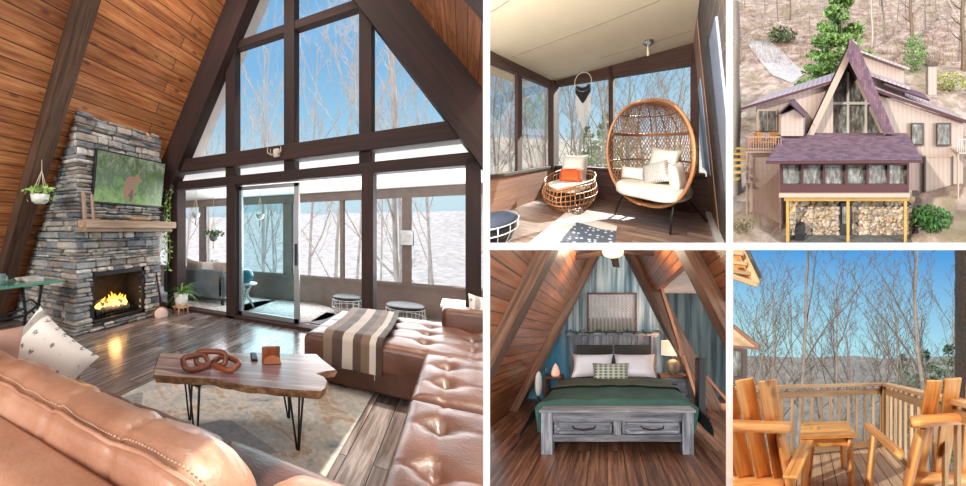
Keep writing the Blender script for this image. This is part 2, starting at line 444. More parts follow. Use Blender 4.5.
# glass gable wall
GU = 4.44
def gv(px): return P.fy(px, 230, GU).x
def gz(px, py): return P.fy(px, py, GU).z
wall = []
def bar(x0, x1, z0, z1, u0=4.38, u1=4.56, mt='beam_dark', nm='trim_1', grain=0, r=.008):
    mb = MB(); mb.box(x0, x1, u0, u1, z0, z1, r, grain=grain); return struct(nm, mb, M[mt], P)
VR = 1.6
bar(MID - hw(2.4), VR - .4, 2.29, 2.50, 4.30, 4.58, nm='trim_tie_beam')
bar(MID - hw(2.1), VR, 2.02, 2.155, 4.36, 4.56, nm='trim_header')
bar(MID - hw(0), VR, -.02, .045, 4.36, 4.54, nm='trim_sill')
for i, (a, b) in enumerate(((170.5, 180.5), (229, 237.5), (363, 374.5), (465.5, 481))):
    bar(gv(a), gv(b), 0, 2.1, 4.36, 4.58, grain=2, nm='trim_post_%d' % (i + 1))
for i, (a, b) in enumerate(((227.5, 236.5), (285.5, 296), (360, 373))):
    bar(gv(a), gv(b), 2.1, 5.2, 4.38, 4.56, grain=2, nm='trim_mullion_%d' % (i + 1))
# raking top rail of the gable window
zc = gz(241, 51)
bar(gv(236) - .9, gv(366) + .9, gz(300, 24) - .07, gz(300, 24) + .05, 4.40, 4.54, nm='trim_top_rail')
def pane(x0, x1, z0, z1, nm, mt='glass_clear', u=4.47):
    mb = MB(); mb.box(x0, x1, u, u + .012, z0, z1); return struct(nm, mb, M[mt], P)
pane(MID - hw(.8), gv(170), .04, 2.03, 'window_1'); pane(gv(180.5), gv(229), .04, 2.03, 'window_2'); pane(gv(374.5), gv(465.5), .04, 2.03, 'window_3')
pane(gv(481), VR, .04, 2.03, 'window_4')
mb = MB(); mb.prism([(MID - hw(2.5) + .3, 4.47, 2.48), (MID + hw(2.5) - .3, 4.47, 2.48), (MID, 4.47, APEX - .5)], (0, .012, 0)); struct('window_5', mb, M['glass_clear'], P)
# sliding door with a silver frame, standing open
M['alu'] = plain('alu', C(165, 168, 170), .35, .8, var=.05)
x0, x1 = gv(237), gv(297.5)
d = MB()
for a, b, c_, e in ((x0, x0 + .06, .03, 2.0), (x1 - .075, x1, .03, 2.0)): d.box(a, b, 4.485, 4.53, c_, e, .004)
d.box(x0, x1, 4.485, 4.53, .03, .11, .004); d.box(x0, x1, 4.485, 4.53, 1.94, 2.0, .004)
door = struct('door_1', d, M['alu'], P)
mb = MB(); mb.box(x0 + .05, x1 - .06, 4.5, 4.512, .1, 1.95); obj('pane', mb, M['glass_teal'], P, door)
mb = MB(); mb.box(x1 - .055, x1 - .02, 4.455, 4.49, .85, 1.15, .008); obj('door_handle', mb, M['black'], P, door)
mb = MB(); mb.box(x0, gv(363), 4.47, 4.56, .0, .035, .004); struct('trim_door_track', mb, M['alu'], P)
mb = MB()
t_ = [(-.05, 0, 0), (-.09, 0, .04), (-.10, -.01, .10), (-.05, -.02, .13)]
ax, az = gv(282), 2.39
ant = thing('deer_antlers', 'small pale deer antlers mounted on the dark tie beam above the sliding door', 'antlers', P, (ax, 4.28, az))
for sg in (-1, 1):
    mb = MB(); mb.tube([(ax + sg * .01, 4.28, az), (ax + sg * .05, 4.22, az - .03), (ax + sg * .10, 4.2, az + .0), (ax + sg * .10, 4.2, az + .07)], [.012, .011, .009, .004], 6)
    mb.tube([(ax + sg * .06, 4.22, az - .03), (ax + sg * .05, 4.19, az + .04)], [.009, .004], 5)
    obj('antler', mb, plain('antler', C(190, 180, 165), .6), P, ant)
mb = MB(); mb.sup((ax, 4.275, az), (.05, .03, .06)); obj('mount', mb, M['bark_pale'], P, ant)

# ---------------------------------------------------------------- stone chimney
CV = -4.12                                        # room face of the chimney
cu0, cu1 = 2.56, 3.98
c0 = P.fx(92, 273, CV); c1 = P.fx(145.5, 268, CV)
fu0, fu1 = P.fx(92, 300, CV).y, P.fx(145.5, 300, CV).y
fz0, fz1 = P.fx(91, 326, CV).z, P.fx(92, 272, CV).z
ch = MB(); g = random.Random(3)
def topz(v): return 6.364 - (abs(v - MID)) * 1.68 - .02
# core behind the stones, with the firebox left open
core = MB()
def cbox(u0, u1, z0, z1): core.prism([(CV - .05, u0, z0), (CV - .05, u0, min(z1, topz(CV - .05))), (MID - hw(z1) + .03 if z1 < topz(CV - .05) else CV - .06, u0, z1), (MID - hw(z0) + .03, u0, z0)], (0, u1 - u0, 0))
cbox(cu0 + .05, fu0 - .02, 0, 2.8); cbox(fu1 + .02, cu1 - .05, 0, 2.8); cbox(fu0 - .02, fu1 + .02, fz1 + .02, 2.8); cbox(fu0 - .02, fu1 + .02, 0, fz0 - .02)
def st(vs0, vs1, u0, u1, z0, z1):                 # one rough stone
    j = .012
    vs, fs = bevbox(vs1 - vs0, u1 - u0, z1 - z0, .016, 1)
    c = Vector(((vs0 + vs1) / 2, (u0 + u1) / 2, (z0 + z1) / 2)); rv = g.random(); o = Vector((g.uniform(-9, 9),) * 3)
    ch.add([p + c + Vector((g.uniform(-j, j), g.uniform(-j, j) * .5, g.uniform(-j, j) * .4)) for p in vs], fs, [p + c + o for p in vs], False, None, rv)
z = 0.0
while z < 2.84:
    h = g.choice([.035, .045, .055, .07, .095]); h = min(h, 2.85 - z)
    if h < .02: break
    u = cu0
    while u < cu1 - .01:
        L = g.uniform(.09, .34) * (1 if h > .05 else .8); e = min(u + L, cu1)
        if cu1 - e < .07: e = cu1
        zc_ = z + h / 2
        if not (fz0 < zc_ < fz1 and e > fu0 and u < fu1):
            st(CV - .16, CV + g.uniform(-.01, .05), u + .004, e - .004, z + .004, z + h - .004)
        else:
            if u < fu0 - .03: st(CV - .16, CV + .03, u + .004, fu0, z + .004, z + h - .004)
            if e > fu1 + .03: st(CV - .16, CV + .03, fu1, e - .004, z + .004, z + h - .004)
        u = e
    for side_, uu in ((0, cu0), (1, cu1)):
        v = CV + g.uniform(-.0, .03)
        vend = MID - hw(z + h) + .02
        while v > vend + .01:
            L = g.uniform(.12, .36); e = max(v - L, vend)
            a, b = (uu - g.uniform(.0, .04), uu + .14) if side_ == 0 else (uu - .14, uu + g.uniform(0, .04))
            st(e + .004, v - .004, a, b, z + .004, z + h - .004)
            v = e
    z += h
chim = thing('stone_fireplace', 'floor-to-roof grey stacked stone fireplace chimney against the sloping pine wall', 'fireplace', P, (CV - .3, 3.2, 0))
obj('stonework', ch, M['stone'], P, chim); obj('core', core, M['mortar'], P, chim)
fb = MB()
bk = CV - .42
fb.box(bk - .02, bk, fu0, fu1, fz0, fz1); fb.box(bk, CV - .02, fu0 - .02, fu0, fz0, fz1); fb.box(bk, CV - .02, fu1, fu1 + .02, fz0, fz1)
fb.box(bk, CV, fu0, fu1, fz0 - .02, fz0); fb.box(bk, CV - .02, fu0, fu1, fz1, fz1 + .02)
firebox = obj('firebox', fb, plain('firebrick', C(40, 38, 37), .9, var=.4, nscale=14), P, chim)
fr = MB()
for a, b, c_, e in ((fu0, fu0 + .05, fz0, fz1), (fu1 - .05, fu1, fz0, fz1), (fu0, fu1, fz1 - .07, fz1), (fu0, fu1, fz0, fz0 + .05)):
    fr.box(CV - .05, CV - .02, a, b, c_, e, .004)
obj('surround', fr, M['black'], P, chim)
gr = MB(); um = (fu0 + fu1) / 2
for k in range(9): gr.tube([(CV - .12, um - .30 + k * .075, fz0 + .02), (CV - .12, um - .30 + k * .075, fz0 + .13)], .008, 5)
gr.tube([(CV - .12, um - .34, fz0 + .06), (CV - .12, um + .34, fz0 + .06)], .009, 5)
obj('grate', gr, M['iron'], P, chim)
M['log'] = stone('log', [(0, C(92, 84, 78)), (1, C(160, 150, 140))], 14)
for k, (a, b, y, zz, rr) in enumerate(((-.28, .26, -.17, .12, .045), (-.22, .30, -.25, .13, .05), (-.18, .16, -.20, .21, .04), (-.25, .0, -.22, .24, .03))):
    mb = MB(); mb.tube([(CV + y, um + a, fz0 + zz), (CV + y - .02, um + (a + b) / 2, fz0 + zz + .01), (CV + y + .02, um + b, fz0 + zz - .01)], [rr, rr * 1.1, rr * .9], 9)
    tag(obj('fire_log', mb, M['log'], P), ['front log of the fire resting against the grate', 'thickest log at the back of the fire', 'upper log lying across the fire', 'short thin log on top of the burning pile'][k], 'log', 'logs burning in the fireplace')
t = NT('flame'); zsep = t.sep(t.a.outputs['Vector'])[2]
t.set(.5, emit=t.ramp(t.math('MULTIPLY', zsep, 3.6), [(0, (1, .62, .12, 1)), (.45, (1, .36, .03, 1)), (1, (.9, .12, .01, 1))]), es=6.0); t.col((0, 0, 0, 1)); M['flame'] = t.m
fm = MB()
for k in range(17):
    uu = g.uniform(-.24, .22); hh = g.uniform(.05, .14) * (1.6 - abs(uu) * 4.4) + .05; vv = CV - g.uniform(.15, .26); x = g.uniform(-.03, .03)
    fs = len(fm.v)
    pts = [(vv, um + uu, fz0 + .14), (vv, um + uu + x * .6, fz0 + .14 + hh * .35), (vv, um + uu - x, fz0 + .14 + hh * .7), (vv, um + uu + x, fz0 + .14 + hh)]
    fm.tube(pts, [.02, .032, .018, .002], 6)
    for i in range(fs, len(fm.t)): fm.t[i] = Vector((0, 0, fm.v[i].z - fz0 - .14))
tag(obj('fire_flames', fm, M['flame'], P), 'orange flames burning over the logs in the fireplace', 'flames', kind='stuff')
# mantel shelf
mz1 = 1.47
mb = MB(); mb.box(CV - .05, CV + .22, cu0 + .02, cu1 + .16, mz1 - .105, mz1, .012, grain=1)
mb.box(CV - .05, CV + .19, cu0 + .0, cu1 + .1, mz1 - .155, mz1 - .105, .008, grain=1)
M['mantel'] = wood('mantel', C(120, 96, 76), C(160, 134, 110), C(190, 166, 140), .6)
tag(obj('mantel_shelf', mb, M['mantel'], P), 'thick weathered wooden mantel shelf on the stone chimney under the television', 'shelf')
# things on the mantel
def frame_prop(u, hgt, w, lab):
    mb = MB(); mb.box(-.012, .012, -w / 2, w / 2, 0, hgt, .004, T=TR(CV + .09, u, mz1 + .002, ry=-.12), grain=2)
    tag(obj('wooden_board', mb, M['mantel'], P), lab, 'board', 'upright boards at the left end of the mantel')
frame_prop(cu0 + .07, .36, .05, 'tall pale wooden board standing at the outer end of the mantel')
frame_prop(cu0 + .19, .33, .04, 'thinner wooden board standing next to the television edge')
mb = MB(); mb.lathe([(.03, 0), (.05, .01), (.10, .035), (.13, .06), (.125, .062), (.095, .04), (.02, .018)], 20, TR(CV + .1, 3.02, mz1 + .002))
tag(obj('grey_bowl', mb, plain('pewter', C(120, 125, 128), .35, .4), P), 'shallow grey metal bowl on the mantel below the television', 'bowl')
mb = MB(); mb.sup((CV + .09, 3.52, mz1 + .032), (.07, .17, .03), .7, .6)
tag(obj('wooden_dough_bowl', mb, wood('bowlwood', C(150, 120, 88), C(190, 160, 120), C(215, 190, 150), .6), P), 'long pale carved wooden bowl on the middle of the mantel', 'bowl')

# television, tipped forward, showing a bear in a meadow
TL, TRr, BR, BL = P.fx(97.5, 148, CV + .13), P.fx(166.5, 163, CV + .13), P.fx(160.5, 210, CV + .05), P.fx(91, 203, CV + .05)
tu0 = (TL.y + BL.y) / 2; tu1 = (TRr.y + BR.y) / 2; tz0 = BL.z; tz1 = TL.z
W_, H_ = tu1 - tu0, tz1 - tz0
TT = Matrix.Translation((CV + .09, (tu0 + tu1) / 2, (tz0 + tz1) / 2)) @ Matrix.Rotation(.14, 4, 'Y') @ Matrix.Rotation(R(90), 4, 'Z')
tv = thing('television', 'flat black television showing a brown bear in a green meadow, hung on the chimney', 'television', P, (CV + .06, (tu0 + tu1) / 2, tz0))
mb = MB(); mb.box(-W_ / 2, W_ / 2, -.0, .05, -H_ / 2, H_ / 2, .008, T=TT); obj('body', mb, M['black'], P, tv)
t = NT('meadow'); v = t.a.outputs['Vector']
n = t.noise(t.vec((9, 9, 6), v), 1, 6, .7, .6); zz = t.sep(v)[2]
nz = t.math('ADD', t.math('MULTIPLY', zz, .55), n)
c = t.ramp(nz, [(.28, C(140, 168, 84)), (.42, C(104, 138, 60)), (.52, C(66, 92, 48)), (.62, C(104, 120, 84)), (.78, C(160, 170, 146))])
stem = t.ramp(t.noise(t.vec((26, 1, 2.2), v), 1, 3), [(.55, (1, 1, 1, 1)), (.68, (.45, .45, .42, 1))])
c = t.mix(t.ramp(zz, [(.5, (0, 0, 0, 1)), (.58, (1, 1, 1, 1))]), c, t.mix(1.0, c, stem, 'MULTIPLY'))
fl_ = t.ramp(t.voro(v, 46), [(0, (1, 1, 1, 1)), (.16, (0, 0, 0, 1))]); c = t.mix(t.math('MULTIPLY', fl_, .35), c, C(225, 215, 150))
t.col((0, 0, 0, 1)); t.set(.3, emit=c, es=.75); M['meadow'] = t.m
mb = MB(); mb.box(-W_ / 2 + .02, W_ / 2 - .02, -.008, -.001, -H_ / 2 + .025, H_ / 2 - .02, T=TT); scr = obj('screen', mb, M['meadow'], P, tv)
M['bear'] = emis('bear', C(110, 84, 66), .7); M['bear_dk'] = emis('bear_dk', C(74, 54, 44), .7)
# outline of the bear in screen metres (x right, z up), seen from behind with the head turned right
bear = [(-.17, -.03), (-.19, -.12), (-.18, -.19), (-.165, -.26), (-.10, -.27), (-.09, -.22), (-.06, -.22), (-.05, -.29), (.0, -.285), (.02, -.2), (.035, -.12), (.045, -.03), (.075, .01), (.12, .0), (.145, .015), (.14, .04), (.11, .065), (.09, .10), (.075, .125), (.06, .11), (.03, .12), (.012, .10), (.0, .07), (-.05, .075), (-.11, .065), (-.15, .03)]
k_ = H_ / .78
mb = MB(); mb.prism([TT @ Vector(((x * 1.05 + .03) * k_, -.0085, (z - .01) * k_ * 1.1)) for x, z in bear], TT.to_3x3() @ Vector((0, -.001, 0))); obj('bear_image', mb, M['bear'], P, scr)
mb = MB(); mb.prism([TT @ Vector(((x * 1.05 + .03) * k_, -.0096, (z - .01) * k_ * 1.1)) for x, z in ((-.10, -.27), (-.09, -.2), (-.02, -.1), (.0, -.2), (-.02, -.285), (-.05, -.29), (-.06, -.22), (-.09, -.22))], TT.to_3x3() @ Vector((0, -.0006, 0))); obj('bear_shadow_image', mb, M['bear_dk'], P, scr)

# ---------------------------------------------------------------- banjo, plants
b0 = P.fz(160, 322, .17); bx, by = -3.98, 4.17
p_ = P.fy(161, 314, 3.86); bx = p_.x; bz = p_.z
bj = thing('banjo', 'pale round banjo leaning on the end of the stone chimney with its neck up', 'banjo', P, (bx, 3.86, 0))
TB = TR(bx, 3.86, bz, rz=R(52), ry=0, rx=0)
mb = MB(); mb.lathe([(.001, -.035), (.115, -.035), (.12, -.02), (.12, .03), (.001, .03)], 28, TB @ Matrix.Rotation(R(80), 4, 'X')); obj('rim', mb, plain('banjorim', C(112, 76, 52), .4), P, bj)
mb = MB(); mb.lathe([(.001, .031), (.1, .031), (.1, .037), (.001, .037)], 28, TB @ Matrix.Rotation(R(80), 4, 'X')); obj('drum_head', mb, plain('banjohead', C(214, 190, 178), .5), P, bj)
nt_ = P.fy(154.5, 262, 3.93)
mb = MB(); mb.tube([(bx, 3.87, bz + .1), nt_], [.018, .014], 6); mb.tube([nt_, nt_ + Vector((-.01, .01, .11))], [.026, .02], 6); obj('neck', mb, M['beam_dark'], P, bj)
q = P.fz(168, 318, 0)
ps = thing('potted_spider_plant', 'spiky green plant in a white pot on a short wooden stand beside the banjo', 'potted plant', P, (q.x - .05, 4.2, 0))
sx, sy = q.x - .03, 4.2
mb = MB()
for a in range(4): an = a * 1.57 + .4; mb.tube([(sx + .12 * math.cos(an), sy + .12 * math.sin(an), 0), (sx + .09 * math.cos(an), sy + .09 * math.sin(an), .17)], .012, 6)
mb.box(sx - .1, sx + .1, sy - .1, sy + .1, .10, .125, .004); obj('stand', mb, wood('standw', C(140, 96, 60), C(176, 128, 86), C(200, 156, 112), .5), P, ps)
mb = MB(); mb.lathe([(.08, .125), (.1, .2), (.115, .33), (.10, .33), (.09, .3), (.001, .3)], 20, TR(sx, sy, 0)); obj('pot', mb, M['white_cer'], P, ps)
def blades(mb, c, n, L, up, w, g, droop=.9):
    for _ in range(n):
        a = g.uniform(0, 6.28); l = L * g.uniform(.6, 1.1); e = g.uniform(.2, 1.0) * up; pts = []
        for i in range(6):
            t_ = i / 5; r_ = l * t_ * (1 - .25 * e); z_ = l * (e * t_ * 1.2 - droop * t_ * t_ * .8)
            pts.append(Vector(c) + Vector((math.cos(a) * r_, math.sin(a) * r_, z_)))
        s_ = Vector((-math.sin(a), math.cos(a), 0)) * w; vs = []
        for i, p in enumerate(pts): k = (1 - (i / 5) ** 2) * (.5 + .5 * min(1, i)); vs += [p - s_ * k, p + s_ * k + Vector((0, 0, .004))]
        mb.add(vs, [[2 * i, 2 * i + 1, 2 * i + 3, 2 * i + 2] for i in range(5)], None, True, None, g.random())
g = random.Random(5)
mb = MB(); blades(mb, (sx, sy, .32), 60, .34, 1.0, .011, g); obj('leaves', mb, M['leaf'], P, ps)
# trailing ivy down the left post
iv = MB(); pv = gv(176)
ip = thing('trailing_ivy', 'green ivy trailing from a dark pot on the left post of the glass wall', 'plant', P, (pv, 4.3, .75))
mb = MB(); mb.lathe([(.06, 0), (.08, .06), (.09, .13), (.08, .13), (.001, .11)], 16, TR(gv(172) - .05, 4.25, gz(172, 197))); obj('pot', mb, M['black'], P, ip)
for k in range(3):
    pts = [Vector((gv(172 + k * 4) + g.uniform(-.02, .02), 4.25, gz(172, 194)))]
    for i in range(14): pts.append(pts[-1] + Vector((g.uniform(-.03, .035), g.uniform(-.012, .006), -.075 - .008 * k)))
    iv.tube(pts, .004, 4)
    for p in pts:
        for j in range(3): leaf_blob(iv, p + Vector((g.uniform(-.05, .05), -.02, g.uniform(-.03, .03))), (.03, .02, .03), 1, .035, g)
obj('vines', iv, M['leaf_lt'], P, ip)
# hanging plant by the rafter
hp = Vector((-3.98, 2.06, 1.70)); hq = P.ray(40, 197) * 4.0; hp = Vector((hq.x, hq.y, 1.34 + hq.z))
hpl = thing('hanging_plant', 'leafy green plant in a pale pot hanging by cords from the left rafter', 'hanging plant', P, hp)
mb = MB(); mb.lathe([(.05, -.08), (.085, -.05), (.1, .03), (.09, .03), (.001, .01)], 18, TR(*hp)); obj('pot', mb, M['white_cer'], P, hpl)
mb = MB(); tp = hp + Vector((.04, 0, .30))
for a in range(4): mb.tube([hp + Vector((.09 * math.cos(a * 1.57), .09 * math.sin(a * 1.57), .03)), tp], .004, 4)
mb.tube([tp, tp + Vector((0, 0, .12))], .004, 4); obj('cord', mb, M['rope'], P, hpl)
mb = MB()
for i in range(80):
    a = g.uniform(0, 6.28); r_ = g.uniform(.02, .2); leaf_blob(mb, hp + Vector((math.cos(a) * r_, math.sin(a) * r_, .06 - (r_ > .12) * g.uniform(0, .16) + g.uniform(-.02, .06))), (.02, .02, .02), 1, .04, g)
obj('leaves', mb, M['leaf_lt'], P, hpl)

# ---------------------------------------------------------------- old sewing-machine table with a glass top
tz = .80
st_ = thing('treadle_table', 'green glass-topped table on a black iron sewing-machine treadle base', 'table', P, (-3.85, 1.5, 0))
mb = MB(); mb.box(-4.25, -3.68, .85, 2.14, tz - .025, tz, .004)
M['glass_green'] = plain('glass_green', C(96, 150, 132), .1, var=.05); obj('tabletop', mb, M['glass_green'], P, st_)
for uu in (1.95, 1.15):
    mb = MB()
    for sg in (-1, 1):
        x = -3.96 + sg * .12
        mb.tube([(x + sg * .10, uu, .02), (x + sg * .06, uu, .2), (x + sg * .0, uu, .42), (x + sg * .05, uu, .62), (x + sg * .10, uu, tz - .03)], .018, 6)
        for k in range(3): mb.tube([(x + sg * .02 * k, uu + .0, .3 + k * .12), (-3.96, uu, .35 + k * .12)], .01, 5)
    mb.box(-4.15, -3.77, uu - .02, uu + .02, 0, .03, .005); mb.box(-4.15, -3.77, uu - .02, uu + .02, tz - .05, tz - .025, .005)
    obj('leg', mb, M['iron'], P, st_)
mb = MB()
mb.tube([(-3.96 + .16 * math.cos(a / 20 * 6.283), 1.30, .40 + .16 * math.sin(a / 20 * 6.283)) for a in range(20)], .012, 6, closed=True)
for k in range(6): mb.tube([(-3.96, 1.3, .4), (-3.96 + .16 * math.cos(k * 1.047), 1.3, .4 + .16 * math.sin(k * 1.047))], .007, 4)
obj('treadle_wheel', mb, M['iron'], P, st_)
mb = MB()
mb.tube([(-3.78, 1.15, .55), (-3.78, 1.3, .47), (-3.78, 1.8, .47), (-3.78, 1.95, .56)], .014, 6); mb.tube([(-3.78, 1.3, .54), (-3.78, 1.55, .50), (-3.78, 1.8, .54)], .012, 6)
for k in range(7): mb.tube([(-3.78, 1.32 + k * .075, .47), (-3.78, 1.35 + k * .075, .53)], .006, 4)
obj('brace', mb, M['iron'], P, st_)
mb = MB(); mb.lathe([(.045, 0), (.05, .01), (.05, .08), (.03, .1), (.032, .11), (.001, .11)], 18, TR(-3.85, 1.62, tz + .001))
tag(obj('glass_jar', mb, plain('jar', C(92, 116, 112), .15), P), 'small dark glass jar on the green table by the sloping wall', 'jar')
mb = MB()
for k in range(3): mb.box(-4.02, -3.80, 1.83 - k * .01, 2.0, tz + .001 + k * .012, tz + .012 + k * .012, .002, T=None)
tag(obj('magazines', mb, plain('paper', C(196, 190, 184), .7, var=.3), P), 'flat stack of pale magazines on the end of the green table', 'magazines')

# ---------------------------------------------------------------- rug and coffee table
t = NT('rug_main'); v = t.a.outputs['Vector']
n1 = t.noise(v, 2.6, 6, .7, 1.0); n2 = t.voro(t.vadd(v, (3, 1, 0)), 2.4, 'F1', 'Color')
c = t.ramp(n1, [(.3, C(120, 138, 150)), (.42, C(202, 200, 194)), (.54, C(222, 216, 206)), (.62, C(198, 166, 138)), (.72, C(214, 210, 202))])
bw = t.n('ShaderNodeRGBToBW'); t.l(n2, bw.inputs[0])
c = t.mix(t.ramp(bw.outputs[0], [(.60, (0, 0, 0, 1)), (.7, (.6, .6, .6, 1))]), c, C(118, 128, 138)); c = t.mix(.5, c, t.ramp(t.noise(v, 30, 4), [(.3, (.65,) * 3), (.7, (1.25,) * 3)]), 'MULTIPLY')
t.col(c); M['rug'] = t.set(.95, spec=.1)
mb = MB(); mb.box(-2.33, -.64, .9, 3.12, .002, .014, .004); tag(obj('patterned_rug', mb, M['rug'], P), 'faded grey, cream and rust rug under the coffee table', 'rug')

tt = [(161, 353), (182, 353.5), (222, 352.5), (262, 353), (300, 354), (316, 354), (324, 361), (336, 370), (326, 371), (316, 373.5), (324, 377), (327, 381), (325, 388), (321, 391), (300, 390), (275, 388), (245, 385), (215, 379), (185, 377), (154, 375), (155, 368), (158, 360)]
top = []
for a, b in tt: w_ = P.fz(a, b, .45); top.append(w_)
cen = sum(top, Vector()) / len(top)
ct = thing('coffee_table', 'live-edge slab coffee table with purple-brown top on black hairpin legs', 'coffee table', P, (cen.x, cen.y, 0))
t = NT('slab'); v = t.vec((1, 1, 1), t.a.outputs['Vector'], rot=(0, 0, R(-22)))
gn = t.noise(t.vec((.8, 9, 1), v), 2.2, 6, .6, .8); t.col(t.ramp(gn, [(.3, C(96, 74, 76)), (.5, C(138, 112, 112)), (.68, C(190, 166, 154))])); M['slab'] = t.set(.28, coat=.5)
M['slab_edge'] = stone('slab_edge', [(0, C(92, 60, 40)), (.5, C(150, 108, 76)), (1, C(196, 160, 122))], 26, .85, .8, .8)
mb = MB(); n_ = len(top)
mb.add([p for p in top], [list(range(n_))[::-1]]); obj('tabletop', mb, M['slab'], P, ct)
mb = MB(); vs = []; rings = [(0, 1.0), (-.010, 1.008), (-.026, 1.0), (-.044, .985)]
# densify the outline for the rough bark edge
dn = []
for i in range(n_):
    for k in range(5): dn.append(top[i].lerp(top[(i + 1) % n_], k / 5))
g = random.Random(8)
for j, (dz, s_) in enumerate(rings):
    for p in dn:
        q = cen + (p - cen) * (s_ + (g.uniform(-.012, .014) if j else 0)); vs.append((q.x, q.y, .45 + dz + (g.uniform(-.004, .004) if j else 0)))
m_ = len(dn); fs = [[j * m_ + i, (j + 1) * m_ + i, (j + 1) * m_ + (i + 1) % m_, j * m_ + (i + 1) % m_] for j in range(3) for i in range(m_)] + [list(range(3 * m_, 4 * m_))]
b_ = len(mb.v); mb.add(vs, fs); 
for i in range(len(mb.r)): mb.r[i] = .5 + .5 * mnoise.noise(mb.v[i] * 18)
obj('bark_edge', mb, M['slab_edge'], P, ct)
def hairpin(tx, ty, fx_, fy_):
    mb = MB()
    for dx, dy in ((-.045, .0), (.045, .0), (0, .05)):
        mb.tube([(tx + dx, ty + dy, .405), (fx_ + dx * .12, fy_ + dy * .12, .006)], .0065, 6)
    mb.tube([(fx_ - .006, fy_, .012), (fx_, fy_, .016), (fx_ + .006, fy_, .012)], .007, 5); mb.box(tx - .06, tx + .06, ty - .03, ty + .07, .398, .405); obj('leg', mb, M['black'], P, ct)
f = P.fz(298, 452, 0); hairpin(P.fz(296, 394, .39).x, P.fz(296, 394, .39).y, f.x, f.y)
a = P.fz(192, 386, .39); hairpin(a.x, a.y + .02, a.x - .0, a.y + .04)
hairpin(top[4].x - .08, top[4].y - .1, top[4].x - .05, top[4].y - .08); hairpin(top[1].x + .1, top[1].y - .05, top[1].x + .1, top[1].y - .03)
# wooden chain links on the table: three linked rings
M['chain'] = wood('chain', C(84, 42, 26), C(126, 66, 40), C(160, 92, 58), .4)
def link(px, py, rz, rx, L, W, lab, zz=.03, ry=0):
    c_ = P.fz(px, py, .45 + zz); T_ = TR(c_.x, c_.y, .45 + zz, rz=rz, rx=rx, ry=ry); pts = []
    for k in range(28):
        a = k / 28 * 6.283; pts.append((math.copysign(abs(math.cos(a)) ** .55, math.cos(a)) * L, math.copysign(abs(math.sin(a)) ** .6, math.sin(a)) * W, 0))
    mb = MB(); mb.tube(pts, .019, 9, closed=True, T=T_); tag(obj('wooden_chain_link', mb, M['chain'], P), lab, 'chain link', 'carved wooden chain on the coffee table')
link(196, 362, R(65), R(35), .082, .05, 'carved wooden chain link propped at the fireplace end', .045)
link(211, 358.5, R(28), R(72), .098, .045, 'upright middle link joining the wooden chain', .048)
link(226, 363, R(-15), R(18), .094, .052, 'carved wooden chain link lying nearest the remote', .028)
q = P.fz(254, 358, .45)
mb = MB(); mb.box(-.022, .022, -.065, .065, 0, .018, .006, T=TR(q.x, q.y, .451, rz=R(35))); rm = tag(obj('remote_control', mb, M['black'], P), 'black remote control lying on the coffee table', 'remote control')
q = P.fz(271.5, 363, .45)
cd = thing('coaster_holder', 'brown wooden coaster holder with a curved front on the coffee table', 'coaster holder', P, (q.x, q.y, .45))
TC_ = TR(q.x, q.y, .451, rz=R(38))
mb = MB(); mb.box(-.062, .062, .012, .03, 0, .105, .01, T=TC_, grain=2); obj('back_board', mb, M['chain'], P, cd)
mb = MB(); mb.box(-.062, .062, -.035, .03, 0, .01, .003, T=TC_); obj('base', mb, M['chain'], P, cd)
mb = MB(); pts = [(.06 * math.cos(a / 10 * math.pi), -.035, .055 * math.sin(a / 10 * math.pi) + .004) for a in range(11)]
mb.prism([Vector(p) for p in pts], (0, .01, 0), T=TC_); obj('front_rest', mb, plain('rest', C(168, 106, 70), .5), P, cd)

# ---------------------------------------------------------------- leather sectional
def tuft(mb, x0, x1, y0, y1, zt, zb, bx, by, r=.05, puff=.02, dimple=.03, T=None, step=.022):
    def axis(a, b):
        o = [(a, zb - zt), (a, -r)] + [(a + r * (1 - math.cos(t)), -r * (1 - math.sin(t))) for t in (.5, 1.0)]
        n = max(4, int((b - a - 2 * r) / step)); o += [(a + r + (b - a - 2 * r) * i / n, 0) for i in range(n + 1)]
        o += [(b - r * (1 - math.cos(t)), -r * (1 - math.sin(t))) for t in (1.0, .5)] + [(b, -r), (b, zb - zt)]; return o
    X, Y = axis(x0, x1), axis(y0, y1); vs, tc = [], []
    for x, dx in X:
        for y, dy in Y:
            z = zt + min(dx, dy)
            if dx > -r and dy > -r:
                u, v = (x - x0) / (x1 - x0), (y - y0) / (y1 - y0); z += puff * (1 - (2 * u - 1) ** 4) * (1 - (2 * v - 1) ** 4)
                for bb in bx: z -= .009 * math.exp(-((x - bb) / .012) ** 2)
                for bb in by: z -= .009 * math.exp(-((y - bb) / .012) ** 2)
                for p in bx:
                    for q in by: d2 = (x - p) ** 2 + (y - q) ** 2; z -= dimple * math.exp(-d2 / .0032) + .008 * math.exp(-d2 / .02)
                z += .004 * mnoise.noise(Vector((x * 9, y * 9, 0)))
            vs.append((x, y, z)); tc.append((x, y, z))
    k = len(Y); fs = [[i * k + j, (i + 1) * k + j, (i + 1) * k + j + 1, i * k + j + 1] for i in range(len(X) - 1) for j in range(k - 1)]
    mb.add(vs, fs, tc, True, T)
sofa = thing('leather_sectional', 'large tan and brown leather U-shaped sectional sofa with tufted seats', 'sofa', P, (-.2, 1.6, 0))
for nm, a, b, bys in (('seat', 1.18, 2.065, [1.45, 1.80]), ('seat', 2.075, 2.88, [2.33, 2.62])):
    mb = MB(); tuft(mb, -.26, .68, a, b, .45, .22, [-.10, .26], bys, puff=.03, dimple=.042); obj(nm, mb, M['leather_seat'], P, sofa)
